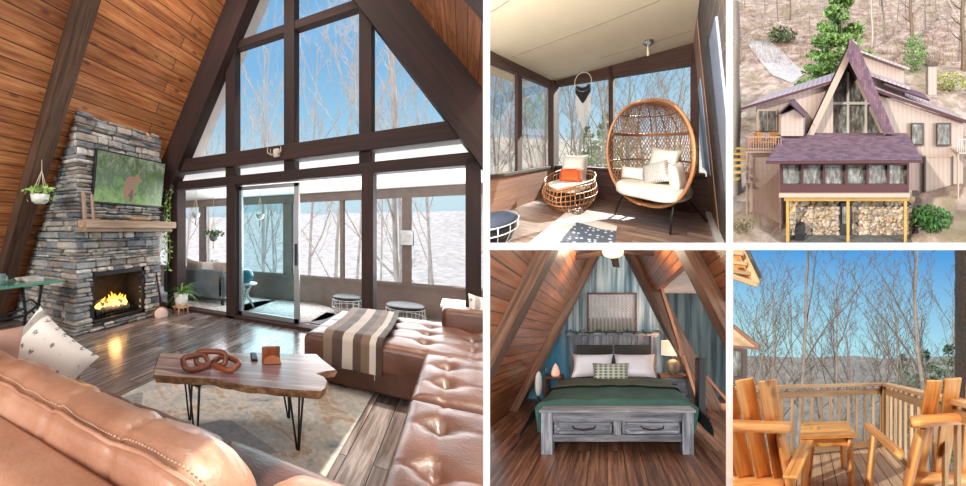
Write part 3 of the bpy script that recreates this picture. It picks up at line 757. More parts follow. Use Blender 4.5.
mb = MB(); tuft(mb, -1.2, .75, 2.885, 3.95, .44, .24, [-.92, -.6, -.28, .04, .36], [3.15, 3.42, 3.69], dimple=.034); obj('chaise_seat', mb, M['leather_seat'], P, sofa)
mb = MB(); mb.box(-1.17, .75, 2.91, 3.93, .04, .25, .02); mb.box(-.22, .75, 1.2, 2.92, .04, .24, .02); mb.box(-2.2, .75, .5, 1.24, .04, .25, .02); obj('base', mb, M['leather_seat'], P, sofa)
mb = MB(); mb.box(-.20, .75, 3.74, 3.97, .3, .615, .045, seg=4, smooth=True); obj('chaise_bolster', mb, M['leather_seat'], P, sofa)
for x, y in ((-1.1, 2.98), (-1.1, 3.86)): mb = MB(); mb.box(x - .03, x + .03, y - .03, y + .03, .0, .05, .005); obj('foot', mb, M['black'], P, sofa)
for a, b in ((-2.08, -1.48), (-1.47, -.88), (-.87, -.27)):
    mb = MB(); tuft(mb, a, b, .70, 1.25, .45, .22, [], [], puff=.03); obj('seat', mb, M['leather_seat'], P, sofa)
mb = MB(); mb.box(-2.38, .9, .36, .53, .03, .77, .05, seg=4, smooth=True); obj('backrest', mb, M['leather'], P, sofa)
mb = MB(); mb.box(-2.34, -2.1, .5, 1.36, .03, .62, .05, seg=4, smooth=True); obj('arm', mb, M['leather_seat'], P, sofa)
def backcushion(x0, x1, seams):
    mb = MB(); n = 60
    prof = [(.50, .50), (.505, .63), (.515, .75), (.53, .805), (.55, .822), (.60, .840), (.66, .840), (.71, .820), (.75, .77), (.77, .70), (.77, .6), (.76, .5)]
    def fn(u, v):
        x = x0 + (x1 - x0) * u; k = min(len(prof) - 1.001, v * (len(prof) - 1)); i = int(k); f_ = k - i
        y = prof[i][0] * (1 - f_) + prof[i + 1][0] * f_; z = prof[i][1] * (1 - f_) + prof[i + 1][1] * f_
        e = min(u, 1 - u) * (x1 - x0) / .16; s_ = 1 if e > 1 else math.sqrt(max(0, 1 - (1 - e) ** 2)); s_ = max(s_, .05)
        y = .65 + (y - .65) * (.35 + .65 * s_); z = .60 + (z - .60) * (.45 + .55 * s_)
        for sm in seams: z -= .010 * math.exp(-((x - sm) / .012) ** 2); y += .006 * math.exp(-((x - sm) / .012) ** 2) * (1 if y < .6 else -1)
        w = .012 * mnoise.noise(Vector((x * 4, v * 3, 1))) + .005 * mnoise.noise(Vector((x * 14 + v * 8, v * 9, 2)))
        return (x, y + w, z + w)
    mb.grid(fn, 110, 33); c_ = obj('back_cushion', mb, M['leather'], P, sofa)
    pm = MB(); pts = []
    for i in range(60): u = .02 + .96 * i / 59; q = Vector(fn(u, 4.0 / 11)); pts.append(q + Vector((0, -.004, .006)))
    pm.tube(pts, .006, 6); obj('piping', pm, M['leather'], P, c_)
    sm_ = MB()
    for i in range(0, 150):
        u = .02 + .96 * i / 150; q = Vector(fn(u, 4.35 / 11)) + Vector((0, .0, .003)); q2 = Vector(fn(u + .0035, 4.35 / 11)) + Vector((0, 0, .003)); sm_.tube([q, q2], .0022, 4)
    obj('stitching', sm_, M['thread'], P, c_)
backcushion(-2.06, -.40, [-1.45, -1.0, -.72]); backcushion(-.38, .8, [0.1])
# pillows
t = NT('pine_print'); v = t.a.outputs['Vector']
vo = t.voro(t.vec((1, .7, 1), v), 17, 'F1', 'Distance', .25); md = t.ramp(vo, [(.0, (1, 1, 1, 1)), (.16, (1, 1, 1, 1)), (.24, (0, 0, 0, 1))])
nn = t.ramp(t.noise(v, 70, 3), [(.42, (0, 0, 0, 1)), (.5, (1, 1, 1, 1))]); st2 = t.ramp(t.math('ABSOLUTE', t.math('ADD', t.sep(v)[0], .17)), [(.0, (1, 1, 1, 1)), (.022, (1, 1, 1, 1)), (.024, (0, 0, 0, 1))])
c = t.mix(t.math('MULTIPLY', md, nn), C(226, 220, 212), C(120, 112, 108)); c = t.mix(t.math('MULTIPLY', st2, .8), c, C(128, 124, 120)); t.col(c); M['pine_print'] = t.set(.9, sheen=.2)
q = P.ray(40, 356) * 1.82
mb = MB(); mb.pillow(.44, .37, .12, Matrix.Translation((q.x + .02, q.y, EYE + q.z - .02)) @ Matrix.Rotation(R(38), 4, 'Z') @ Matrix.Rotation(R(-22), 4, 'X') @ Matrix.Rotation(R(38), 4, 'Y'))
tag(obj('throw_pillow', mb, M['pine_print'], P), 'white pillow with grey tree print and band, tilted on the near sofa', 'pillow', 'printed pillows on the sofa')
q = P.ray(2, 358) * 1.7
mb = MB(); mb.pillow(.36, .32, .13, Matrix.Translation((q.x - .10, q.y - .02, EYE + q.z - .03)) @ Matrix.Rotation(R(60), 4, 'Z') @ Matrix.Rotation(R(-20), 4, 'X')); tag(obj('throw_pillow', mb, plain('mauve', C(176, 138, 122), .7, var=.2), P), 'rosy brown pillow cut by the edge, in front of the treadle table', 'pillow')
q = P.ray(484, 325) * 3.2
mb = MB(); mb.pillow(.48, .46, .13, Matrix.Translation((q.x + .09, q.y, EYE + q.z + .02)) @ Matrix.Rotation(R(15), 4, 'Z') @ Matrix.Rotation(R(-18), 4, 'X') @ Matrix.Rotation(R(10), 4, 'Y'))
tag(obj('throw_pillow', mb, M['pine_print'], P), 'white printed pillow leaning at the end of the chaise', 'pillow', 'printed pillows on the sofa')
# blanket over the chaise
t = NT('plaid'); v = t.a.outputs['Vector']; s3 = t.sep(v)
t.col(t.ramp(s3[0], [(0, C(128, 108, 92)), (.16, C(80, 62, 54)), (.34, C(196, 184, 172)), (.52, C(84, 64, 54)), (.66, C(120, 98, 80)), (.80, C(206, 196, 184)), (.9, C(76, 58, 50))], 'CONSTANT')); M['plaid'] = t.set(.95, sheen=.3)
bx0, bx1 = -1.03, -.56
def bl(u, v):
    x = bx0 + (bx1 - bx0) * u; s_ = v * 1.30
    skew = .0
    if s_ < 1.0: y, z = 3.92 - s_, .482
    elif s_ < 1.05: y, z = 2.92 - (s_ - 1.0) * .9, .482 - (s_ - 1.0) * .5
    else: y, z = 2.862, .457 - (s_ - 1.05)
    z += .006 * mnoise.noise(Vector((x * 8, s_ * 6, 3))) ; y += .008 * mnoise.noise(Vector((x * 10, s_ * 7, 9))) * (s_ > 1.0)
    return (x + .02 * math.sin(s_ * 3) + (.02 - .05 * (1 - v)), y, z)
mb = MB(); mb.grid(bl, 30, 60, tc=lambda u, v: (u, v, 0))
n_ = len(mb.v); mb.v += [p + Vector((0, 0, .008)) for p in mb.v[:n_]]; mb.t += mb.t[:n_]; mb.r += mb.r[:n_]; f0 = list(mb.f); mb.f += [[i + n_ for i in f][::-1] for f in f0]; mb.sm += mb.sm[:]; mb.mi += mb.mi[:]
bk_ = tag(obj('throw_blanket', mb, M['plaid'], P), 'brown and cream striped blanket draped over the chaise', 'blanket')
mb = MB()
for i in range(44): x = bx0 + (bx1 - bx0) * i / 43 + .03; mb.tube([(x, 2.862, .2), (x + rnd.uniform(-.004, .004), 2.860, .165)], .003, 3)
obj('fringe', mb, M['plaid'], P, bk_)

# ---------------------------------------------------------------- the porch beyond the glass
OU = 6.1
M['porch_brown'] = plain('porch_brown', C(132, 116, 108), .7)
M['porch_white'] = plain('porch_white', C(238, 236, 233), .8, var=.03)
M['porch_floor'] = wood('porch_floor', C(104, 92, 86), C(140, 128, 120), C(170, 158, 150), .45, (1.2, .14, .004))
mb = MB(); mb.box(-9, 4, 4.5, 6.3, -.12, -.004); struct('floor_porch', mb, M['porch_floor'], P)
mb = MB(); mb.prism([(-9, 4.56, 2.42), (-9, 6.5, 1.90), (-9, 6.5, 1.95), (-9, 4.56, 2.48)], (13, 0, 0)); struct('ceiling_porch', mb, M['porch_white'], P)
mb = MB(); mb.box(-9, 4, OU, OU + .1, -.1, .45); struct('wall_porch', mb, M['porch_brown'], P)
mb = MB(); mb.box(-9, 4, OU - .04, OU + .12, .45, .49); struct('trim_porch_sill', mb, M['porch_brown'], P)
mb = MB(); mb.box(-9, 4, OU - .02, OU + .1, 1.86, 2.1); struct('trim_porch_header', mb, M['porch_brown'], P)
for i, (a, b) in enumerate(((150, 157), (199, 204), (283, 291.5), (340, 343.5), (402, 411), (497, 505))):
    mb = MB(); mb.box(P.fy(a, 230, OU).x, P.fy(b, 230, OU).x, OU, OU + .09, .45, 1.9); struct('trim_porch_post_%d' % (i + 1), mb, M['porch_brown'], P)
q = P.fy(407, 238, OU)
mb = MB(); mb.box(q.x - .1, q.x + .1, OU - .05, OU, q.z - .12, q.z + .12, .01); bx_ = tag(obj('thermostat_box', mb, M['alu'], P), 'small grey box fixed to the porch post beyond the glass', 'box')
mb = MB(); mb.box(q.x - .07, q.x + .07, OU - .056, OU - .049, q.z - .05, q.z + .06); obj('dial', mb, M['white_cer'], P, bx_)
# porch sofa
M['sofa_grey'] = plain('sofa_grey', C(92, 100, 104), .9)
a = P.fy(184, 300, 5.0).x; b = P.fy(224, 300, 5.0).x
ps_ = thing('porch_sofa', 'grey outdoor sofa seen from behind through the left glass panel', 'sofa', P, ((a + b) / 2, 5.1, 0))
mb = MB(); mb.box(a - .5, b, 4.95, 5.05, .12, .62, .03); obj('backrest', mb, M['sofa_grey'], P, ps_)
mb = MB(); mb.box(a - .5, b, 5.0, 5.7, .2, .36, .03); obj('seat', mb, M['sofa_grey'], P, ps_)
mb = MB(); mb.box(b - .1, b, 4.95, 5.7, .15, .55, .03); obj('arm', mb, M['sofa_grey'], P, ps_)
for x in (a, b - .05):
    for y in (5.0, 5.65): mb = MB(); mb.box(x, x + .04, y - .02, y + .02, 0, .16); obj('leg', mb, M['black'], P, ps_)
for i, xx in enumerate((a + .12, a + .52, b - .22)):
    mb = MB(); mb.pillow(.4, .36, .13, TR(xx, 5.18, .60, rx=R(15), ry=R([8, -10, 5][i]))); tag(obj('sofa_cushion', mb, plain('cush%d' % i, C(*[(206, 190, 182), (220, 214, 208), (178, 160, 152)][i]), .9), P), ['dusty pink cushion on the porch sofa nearest the ivy', 'off-white cushion in the middle of the porch sofa', 'taupe cushion at the door end of the porch sofa'][i], 'cushion', 'cushions on the porch sofa')
def hanger(px_, py0, py1, U, lab, leafy):
    top_ = P.fy(px_, py0, U); c_ = P.fy(px_, py1, U)
    h = thing('hanging_planter', lab, 'hanging plant', P, c_)
    mb = MB(); mb.lathe([(.03, -.1), (.07, -.07), (.085, 0), (.07, 0), (.001, -.01)], 16, TR(*c_)); obj('pot', mb, M['sofa_grey'] if leafy else M['white_cer'], P, h)
    mb = MB(); kn = c_ + Vector((0, 0, .3)); mb.tube([kn, Vector((c_.x, U, 2.42 - (U - 4.56) * .268))], .006, 4)
    for k in range(3): mb.tube([kn, c_ + Vector((.08 * math.cos(k * 2.1), .08 * math.sin(k * 2.1), 0)), c_ - Vector((0, 0, .13))], .006, 4)
    mb.tube([c_ - Vector((0, 0, .12)), c_ - Vector((0, 0, .24))], [.012, .02], 5); obj('macrame', mb, M['rope'], P, h)
    if leafy: mb = MB(); leaf_blob(mb, c_ + Vector((0, 0, .05)), (.22, .15, .07), 110, .04, random.Random(2)); obj('leaves', mb, M['leaf_dk'], P, h)
hanger(213.5, 200, 236, 5.3, 'macrame hanging planter with green leaves seen through the left glass panel', True)
hanger(196, 200, 213, 5.3, 'small white macrame planter hanging next to the leafy one', False)
hanger(260, 200, 214, 5.6, 'small pale hanging pot behind the sliding door glass', False)
# hairpin side table with teal pot
q = P.fz(245, 307, 0); sx, sy = q.x, 5.15
q = P.fy(246, 300, 5.15); sx = q.x
sd = thing('wire_side_table', 'white crossed-leg side table behind the sliding door', 'side table', P, (sx, sy, 0))
mb = MB(); mb.lathe([(.001, .40), (.19, .40), (.2, .41), (.19, .425), (.001, .425)], 24, TR(sx, sy, 0)); obj('tabletop', mb, M['white_cer'], P, sd)
for k in range(5): a = k * 1.257; mb = MB(); mb.tube([(sx + .17 * math.cos(a), sy + .17 * math.sin(a), .0), (sx - .12 * math.cos(a + .5), sy - .12 * math.sin(a + .5), .40)], .012, 5); obj('leg', mb, M['white_cer'], P, sd)
mb = MB(); mb.lathe([(.06, 0), (.12, .05), (.14, .13), (.10, .21), (.05, .23), (.001, .23)], 22, TR(sx, sy, .426)); tag(obj('teal_jar', mb, plain('teal', C(48, 120, 138), .3), P), 'round teal blue jar on the white crossed-leg table', 'jar')
mb = MB(); mb.lathe([(.001, .0), (.8, .0), (.8, .012), (.001, .012)], 40, TR(P.fz(275, 306, 0).x + .3, 5.3, 0)); tag(obj('round_rug', mb, plain('shag', C(214, 208, 204), 1, var=.25, nscale=20), P), 'round off-white shaggy rug on the porch floor behind the door', 'rug')
mb = MB(); mb.box(-6.2, gv(232), 4.62, 5.9, .0, .012); tag(obj('porch_rug', mb, plain('shag2', C(206, 204, 202), 1, var=.4, nscale=14), P), 'mottled pale rug under the grey porch sofa', 'rug')
mb = MB(); mb.box(gv(300) , gv(372) + .4, 4.75, 5.5, .0, .012); tag(obj('dark_rug', mb, plain('rugd', C(112, 108, 116), 1, var=.4, nscale=12), P), 'grey patterned rug on the porch in the open doorway', 'rug')
def wire_stool(px_, py_, U, r_, h_, lab):
    q = P.fy(px_, py_, U); s_ = thing('wire_basket_stool', lab, 'stool', P, (q.x, U, 0), 'wire basket stools on the porch')
    mb = MB()
    for zz, rr in ((.02, .8), (.5, 1.0), (.98, .95)): mb.tube([(q.x + r_ * rr * math.cos(a / 24 * 6.283), U + r_ * rr * math.sin(a / 24 * 6.283), .01 + h_ * zz) for a in range(24)], .007, 5, closed=True)
    for k in range(14): a = k / 14 * 6.283; mb.tube([(q.x + r_ * s2 * math.cos(a), U + r_ * s2 * math.sin(a), h_ * zz + .01) for zz, s2 in ((0.02, .8), (.5, 1.0), (.98, .95))], .005, 4)
    obj('wire_frame', mb, M['white_cer'], P, s_)
    mb = MB(); mb.sup((q.x, U, h_ + .02), (r_ * .97, r_ * .97, .04), .5, 1.0); obj('cushion', mb, M['black'], P, s_)
wire_stool(347, 300, 5.55, .23, .25, 'wire basket stool with black cushion in the open doorway')
wire_stool(405, 300, 5.35, .26, .25, 'wire basket stool with black cushion behind the fixed pane')
mb = MB(); mb.box(P.fy(441, 300, 4.9).x, P.fy(470, 300, 4.9).x + .4, 4.75, 5.2, .42, .46, .01); w2 = tag(obj('white_side_table', mb, M['porch_white'], P), 'white painted low table behind the right pane beyond the bolster', 'side table')
for x in (.02, .3):
    mb = MB(); mb.box(P.fy(441, 300, 4.9).x + x, P.fy(441, 300, 4.9).x + x + .04, 4.8, 4.84, 0, .42); obj('leg', mb, M['porch_white'], P, w2)

# hillside and woods beyond
M['hill_pale'] = plain('hill_pale', C(176, 174, 178), 1, var=.25, nscale=.8)
def terrain(pl, fn, x0, x1, y0, y1, n, mt, nm, label=None):
    mb = MB(); mb.grid(lambda u, v: (x0 + (x1 - x0) * u, y0 + (y1 - y0) * v, fn(x0 + (x1 - x0) * u, y0 + (y1 - y0) * v)), n, n); return struct(nm, mb, mt, pl)
def hill(x, y):
    d = max(0, y - 30); return -7 + (15.2 + 2.2 * mnoise.noise(Vector((x * .02, 3, 0))) + .8 * mnoise.noise(Vector((x * .09, 7, 0)))) / (1 + math.exp(-(d - 60) / 14)) + 1.2 * mnoise.noise(Vector((x * .05, y * .05, 0)))
terrain(P, hill, -230, 110, 8, 150, 90, M['hill_pale'], 'ground_hillside')
g = random.Random(21)
wb = plain('bark_sunlit', C(196, 188, 184), .9, var=.25, nscale=4)
spots = [(72, 19, 1), (98, 15, 0), (120, 13, 2), (210, 14, 3), (250, 9.5, 4), (262, 22, 5), (308, 16, 1), (330, 12, 0), (352, 19, 4), (395, 15, 2), (418, 9.5, 4), (445, 15, 3), (470, 18, 1), (235, 26, 2), (290, 28, 0), (380, 27, 3), (185, 22, 5), (430, 24, 1), (275, 18, 2), (200, 30, 0)]
for i, (px_, Y, k) in enumerate(spots):
    r_ = P.ray(px_, 230); q = r_ * (Y / r_.y); H = (2.2 + .30 * Y) + 7
    bare_tree(P, (q.x, q.y, -5.5), k, H / 10 * g.uniform(.9, 1.25), g.uniform(0, 6.28), 'bare winter tree on the hillside beyond the porch and gable glass', 'bare trees beyond the living room glass', (wb, wb))
# ================================================================ THE SCREENED PORCH
P = PORCH
M['porch_trim'] = wood('porch_trim', C(42, 24, 17), C(64, 38, 27), C(84, 52, 38), .75)
M['porch_panel'] = wood('porch_panel', C(122, 84, 62), C(146, 104, 80), C(164, 122, 96), .6)
M['ceil_tan'] = plain('ceil_tan', C(212, 198, 170), .8, var=.03, nscale=3)
M['deck_floor'] = wood('deck_floor', C(96, 72, 60), C(136, 108, 92), C(172, 144, 124), .4, (1.1, .15, .004), 0, rvar=.3)
M['wicker'] = wood('wicker', C(118, 76, 46), C(160, 108, 70), C(190, 138, 96), .5)
M['cream'] = plain('cream', C(228, 220, 206), .9, var=.04)
XL, YB = -3.11, 3.67
mb = MB(); mb.box(-4, .9, .6, 3.8, -.1, 0, grain=0); struct('floor_porch_room', mb, M['deck_floor'], P)
mb = MB(); mb.prism([(XL - .1, .6, 2.92), (.75, .6, 3.24), (.75, .6, 3.32), (XL - .1, .6, 3.0)], (0, 3.3, 0)); struct('ceiling_porch_room', mb, M['ceil_tan'], P)
M['seam'] = plain('seam', C(150, 138, 116), .8)
for i, (a, b) in enumerate((((490, 12), (509, 0)), ((511, 57), (608, 21)), ((608, 21), (660, 0)), ((600, 58), (700, 28)))):   # seams between ceiling boards
    mb = MB()
    def cp(p): 
        r = P.ray(*p); t = (2.92 + (0 - XL + .1) * .083 - P.h); # plane z = 2.92+.0829*(x-XL+.1)
        k = (2.92 + .0829 * (-XL + .1) - P.h) / (r.z - .0829 * r.x); return Vector((r.x * k, r.y * k, P.h + r.z * k - .004))
    mb.beam(cp(a), cp(b), .014, .006); struct('trim_ceiling_seam_%d' % (i + 1), mb, M['seam'], P)
mb = MB(); mb.box(XL - .08, XL, .6, YB, 0, .70, grain=1); struct('wall_left', mb, M['porch_panel'], P)
mb = MB(); mb.box(XL - .08, .5, YB, YB + .08, 0, .70, grain=0); struct('wall_back', mb, M['porch_trim'], P)
mb = MB(); mb.box(XL - .1, XL + .05, .6, YB, .69, .75, .005, grain=1); struct('trim_1', mb, M['porch_trim'], P)
mb = MB(); mb.box(XL, .4, YB - .05, YB + .1, .69, .75, .005); struct('trim_2', mb, M['porch_trim'], P)
mb = MB(); mb.box(XL - .08, XL + .03, .6, YB, 2.73, 2.96, grain=1); struct('trim_3', mb, M['porch_trim'], P)
mb = MB(); mb.prism([(XL, YB - .03, 2.79), (.30, YB - .03, 2.79), (.30, YB - .03, 3.28), (XL, YB - .03, 3.0)], (0, .1, 0)); struct('trim_4', mb, M['porch_trim'], P)
for i, (a, b) in enumerate(((517, 521.5), (453, 460))):
    mb = MB(); mb.box(XL - .06, XL + .02, P.fx(a, 144, XL).y, P.fx(b, 144, XL).y, .7, 2.75, grain=2); struct('trim_%d' % (5 + i), mb, M['porch_trim'], P)
mb = MB(); mb.box(XL - .08, XL + .1, YB - .1, YB + .1, .0, 2.95, grain=2); struct('trim_7', mb, M['porch_trim'], P)
for i, (a, b) in enumerate(((609, 613.5), (690.5, 699))):
    mb = MB(); mb.box(P.fy(a, 144, YB).x, P.fy(b, 144, YB).x, YB - .03, YB + .08, .7, 3.1, grain=2); struct('trim_%d' % (8 + i), mb, M['porch_trim'], P)
mb = MB(); mb.box(XL - .03, XL - .022, .6, YB, .7, 2.75); struct('window_1', mb, M['glass'], P)
mb = MB(); mb.box(XL, .3, YB + .03, YB + .038, .7, 2.8); struct('window_2', mb, M['glass'], P)
M['soffit_tan'] = plain('soffit_tan', C(214, 186, 148), .8)
mb = MB(); mb.box(-3.95, XL - .1, .8, 3.25, 2.86, 2.92); struct('trim_10', mb, M['soffit_tan'], P)
# leaning right-hand wall of the chalet
def lean(y0, y1, z0, z1, o, nm, mt, th=.04):
    def X(z): return .50 - .09 * z - o
    mb = MB(); mb.prism([(X(z0), y0, z0), (X(z1), y0, z1), (X(z1) + th, y0, z1), (X(z0) + th, y0, z0)], (0, y1 - y0, 0), grain=2); return struct(nm, mb, M[mt], P)
M['dark_brick'] = None
t = NT('dark_brick'); br = t.n('ShaderNodeTexBrick'); t.l(t.vec((1, 1, 1), t.comb(t.sep(t.a.outputs['Vector'])[2], t.sep(t.a.outputs['Vector'])[0], 0)), br.inputs['Vector']); br.inputs['Scale'].default_value = 1; br.inputs['Brick Width'].default_value = .24; br.inputs['Row Height'].default_value = .16
br.inputs['Mortar Size'].default_value = .008; br.inputs['Color1'].default_value = C(52, 36, 28); br.inputs['Color2'].default_value = C(34, 24, 20); br.inputs['Mortar'].default_value = C(84, 66, 52); t.col(br.outputs['Color']); M['dark_brick'] = t.set(.8)
M['blue_pane'] = plain('blue_pane', C(140, 160, 188), .5, var=.1)
def ly(px, z=1.5):                                # depth on the leaning wall under pixel column px
    x = .50 - .09 * z; return P.fx(px, 144, x).y
lean(.9, YB, 0, 3.3, 0, 'wall_right', 'dark_brick')
lean(ly(709), YB, .0, 3.3, .012, 'wall_right_panel', 'porch_panel', .02)
lean(ly(707), ly(700), .8, 2.35, .02, 'window_3', 'blue_pane', .02)
M['dim_pane'] = plain('dim_pane', C(92, 98, 114), .5, var=.1)
lean(ly(729), ly(720), .0, 2.4, .02, 'door_1', 'dim_pane', .02)
lean(ly(720), ly(717), .0, 2.45, .03, 'trim_11', 'iron', .03)
mb = MB(); mb.box(.40, .50, 1.2, YB, .0, .06); struct('baseboard_right', mb, plain('greytrim', C(190, 184, 180), .6), P)

# egg chair
ex_, ey_ = -.45, 2.81
TE = TR(ex_, ey_, 0, rz=R(-18))
egg = thing('wicker_egg_chair', 'large open wicker egg chair with white cushions standing on black legs', 'egg chair', P, (ex_, ey_, 0))
def egp(a, ph):                                   # a: angle around from front-right through back; ph: -90..90
    z = 1.17 + .78 * math.sin(ph); c_ = max(0.0, math.cos(ph)) ** .8
    return Vector((.70 * c_ * math.cos(a), -.22 + .86 * c_ * math.sin(a), z))
mb = MB(); NA = 30
for s_ in (-1, 1):                                # two families of diagonal canes over the back shell
    for k in range(-36, 56):
        pts = []
        for i in range(25):
            ph = R(-88 + 176 * i / 24); a = math.pi * (k / 36 + s_ * (i / 24) * .62)
            if 0 <= a <= math.pi: pts.append(egp(a, ph))
            elif len(pts) > 1: break
            else: pts = []
        if len(pts) > 1: mb.tube(pts, .0065, 4, T=TE)
obj('woven_shell', mb, M['wicker'], P, egg)
mb = MB()
for i in range(9): a = math.pi * i / 8; mb.tube([egp(a, R(-88 + 176 * j / 24)) for j in range(25)], .011 if 0 < i < 8 else .016, 6, T=TE)
for ph in (-42, -12, 22, 24, 52): mb.tube([egp(math.pi * j / 24, R(ph)) for j in range(25)], .015, 6, T=TE)
obj('cane_frame', mb, M['wicker'], P, egg)
mb = MB(); mb.tube([(.70 * math.copysign(abs(math.cos(a)) ** .8, math.cos(a)), -.22 - .03 * math.cos(a * 2), 1.17 + .78 * math.sin(a)) for a in [k / 48 * 6.283 for k in range(48)]], .024, 8, closed=True, T=TE); obj('front_ring', mb, M['wicker'], P, egg)
for x, y, f_ in ((-.42, -.16, P.fz(615, 215, 0)), (.42, -.16, P.fz(670, 235, 0)), (-.30, .38, P.fz(650, 206, 0)), (.34, .34, P.fz(707, 222, 0))):
    mb = MB(); mb.tube([TE @ Vector((x, y, .54)), f_ + Vector((0, 0, .014))], [.024, .018], 8); obj('leg', mb, M['black'], P, egg)
mb = MB(); mb.sup((0, .02, .60), (.58, .40, .11), .5, .7, T=TE, n=32, wob=.05); obj('seat_cushion', mb, M['cream'], P, egg)
for nm, at, sz, rx, ry, rz, mt, lab in (
        ('back_pillow', (.12, .20, 1.0), (.5, .48, .2), -14, 6, 0, 'cream', 'square white back pillow in the egg chair'),
        ('bolster_pillow', (-.34, .02, .80), (.46, .22, .2), -10, 0, 10, 'cream', 'long white bolster at the open side of the egg chair'),
        ('arm_pillow', (.42, -.04, .84), (.26, .40, .18), -5, -8, 70, 'cream', 'white side pillow under the cane band of the egg chair'),
        ('knit_pillow', (.10, -.04, .86), (.44, .34, .16), -22, -18, 0, 'knit', 'grey and white patterned pillow in the egg chair')):
    if mt == 'knit' and 'knit' not in M:
        t = NT('knit'); w_ = t.n('ShaderNodeTexWave'); w_.inputs['Scale'].default_value = 14; w_.inputs['Distortion'].default_value = 6; t.l(t.vec((1, 1, 1), t.a.outputs['Vector'], rot=(0, 0, .8)), w_.inputs[0]); t.col(t.ramp(w_.outputs['Fac'], [(.3, C(150, 146, 140)), (.6, C(214, 208, 198))])); M['knit'] = t.set(.95)
    mb = MB(); mb.pillow(sz[0], sz[1], sz[2], TE @ TR(*at, rx=R(rx), ry=R(ry), rz=R(rz))); tag(obj(nm, mb, M[mt], P), lab, 'pillow')
# hanging silver planter
q = P.fy(648, 39, 3.2); hpz = thing('hanging_glass_planter', 'silver mirrored planter hanging from the porch ceiling over the egg chair', 'hanging planter', P, q)
mb = MB(); mb.sup((q.x, q.y, q.z), (.13, .13, .12), 1, 1); obj('globe', mb, plain('mirror', C(190, 190, 185), .12, .9), P, hpz)
mb = MB()
for k in range(4): a = k * 1.57; mb.tube([(q.x + .1 * math.cos(a), q.y + .1 * math.sin(a), q.z + .03), (q.x + .05 * math.cos(a), q.y + .05 * math.sin(a), q.z + .16), (q.x, q.y, q.z + .36)], .006, 4)
mb.tube([(q.x, q.y, q.z + .36), (q.x, q.y, 3.17)], .008, 4); mb.tube([(q.x, q.y, q.z - .09), (q.x, q.y, q.z - .3)], [.01, .03], 6); obj('macrame_cord', mb, M['rope'], P, hpz)
# macrame hoop
q = P.fy(583, 82, 3.3); mh = thing('macrame_hoop', 'round hoop with charcoal and white fringe hanging in the porch window', 'wall hanging', P, q)
mb = MB(); mb.tube([(q.x + .21 * math.cos(a / 32 * 6.283), q.y, q.z + .21 * math.sin(a / 32 * 6.283)) for a in range(32)], .008, 6, closed=True); mb.tube([(q.x, q.y, q.z + .21), (q.x, q.y, 3.05)], .004, 4); obj('hoop', mb, M['rope'], P, mh)
M['charcoal'] = plain('charcoal', C(52, 54, 60), .95, var=.3, nscale=40)
a_, b_ = MB(), MB(); g = random.Random(4)
for k in range(44):
    x = -.185 + .37 * k / 43; top_ = -.09 - .03 * math.cos(x * 16); L = .16 + .19 * (1 - abs(x) / .2)
    a_.tube([(q.x + x, q.y, q.z + top_), (q.x + x, q.y - .01, q.z + top_ - L)], .006, 4)
    b_.tube([(q.x + x, q.y + .012, q.z + top_ - .1), (q.x + x + g.uniform(-.01, .01), q.y + .012, q.z - (.62 + .42 * (1 - abs(x) / .2)))], .0045, 3)
obj('dark_fringe', a_, M['charcoal'], P, mh); obj('pale_fringe', b_, plain('palefringe', C(188, 182, 176), .95), P, mh)
# low wicker armchair
wx, wy = -2.12, 3.02; TW = TR(wx, wy, 0, rz=R(4))
wc = thing('wicker_armchair', 'round low wicker armchair with white cushions in the porch corner', 'armchair', P, (wx, wy, 0))
mb = MB()
def bas(a, v):
    r_ = .36 + .17 * math.sin(min(1, v * 1.25) * math.pi * .72); back = max(0, math.sin(a)); side_ = abs(math.cos(a)); ztop = .46 + .20 * back + .14 * side_
    return Vector((r_ * 1.08 * math.cos(a), r_ * .9 * math.sin(a), .03 + v * (ztop - .03)))
for k in range(40): a = k / 40 * 6.283; mb.tube([bas(a, i / 8) for i in range(9)], .0085, 5, T=TW)
for i, v in enumerate((0, .12, .3, .5, .7, .9, 1.0)): mb.tube([bas(k / 40 * 6.283, v) for k in range(40)], .011 if v < 1 else .022, 6, closed=True, T=TW)
obj('wicker_body', mb, M['wicker'], P, wc)
mb = MB(); mb.sup((0, -.04, .46), (.40, .36, .085), .45, .6, T=TW, n=28); obj('seat_cushion', mb, M['cream'], P, wc)
mb = MB(); mb.pillow(.64, .60, .22, TW @ TR(-.04, .24, .78, rx=R(-14))); obj('back_cushion', mb, M['cream'], P, wc)
mb = MB(); mb.pillow(.56, .30, .18, TW @ TR(.02, .0, .66, rx=R(-18), ry=R(-3))); tag(obj('lumbar_pillow', mb, plain('orange', C(206, 92, 40), .8, var=.12), P), 'orange lumbar pillow on the wicker armchair', 'pillow')
# wire basket with black cushion
q = P.fz(497, 243, 0); wb_ = thing('black_wire_basket', 'dark wire basket stool with a navy cushion cut off at the porch room edge', 'stool', P, (-2.15, 1.62, 0))
bx_c, by_c = P.fz(496, 240, .02).x, P.fz(496, 240, .02).y
mb = MB()
for zz, rr in ((.0, .7), (.16, 1), (.26, 1)): mb.tube([(bx_c + .27 * rr * math.cos(a / 24 * 6.283), by_c + .27 * rr * math.sin(a / 24 * 6.283), .02 + zz) for a in range(24)], .008, 5, closed=True)
for k in range(12): a = k / 12 * 6.283; mb.tube([(bx_c + .27 * s2 * math.cos(a), by_c + .27 * s2 * math.sin(a), .02 + zz) for zz, s2 in ((.0, .7), (.16, 1), (.26, 1))], .006, 4)
obj('wire_frame', mb, M['white_cer'], P, wb_)
mb = MB(); mb.lathe([(.18, .03), (.25, .16), (.25, .24), (.001, .24)], 24, TR(bx_c, by_c, 0)); obj('liner', mb, M['black'], P, wb_)
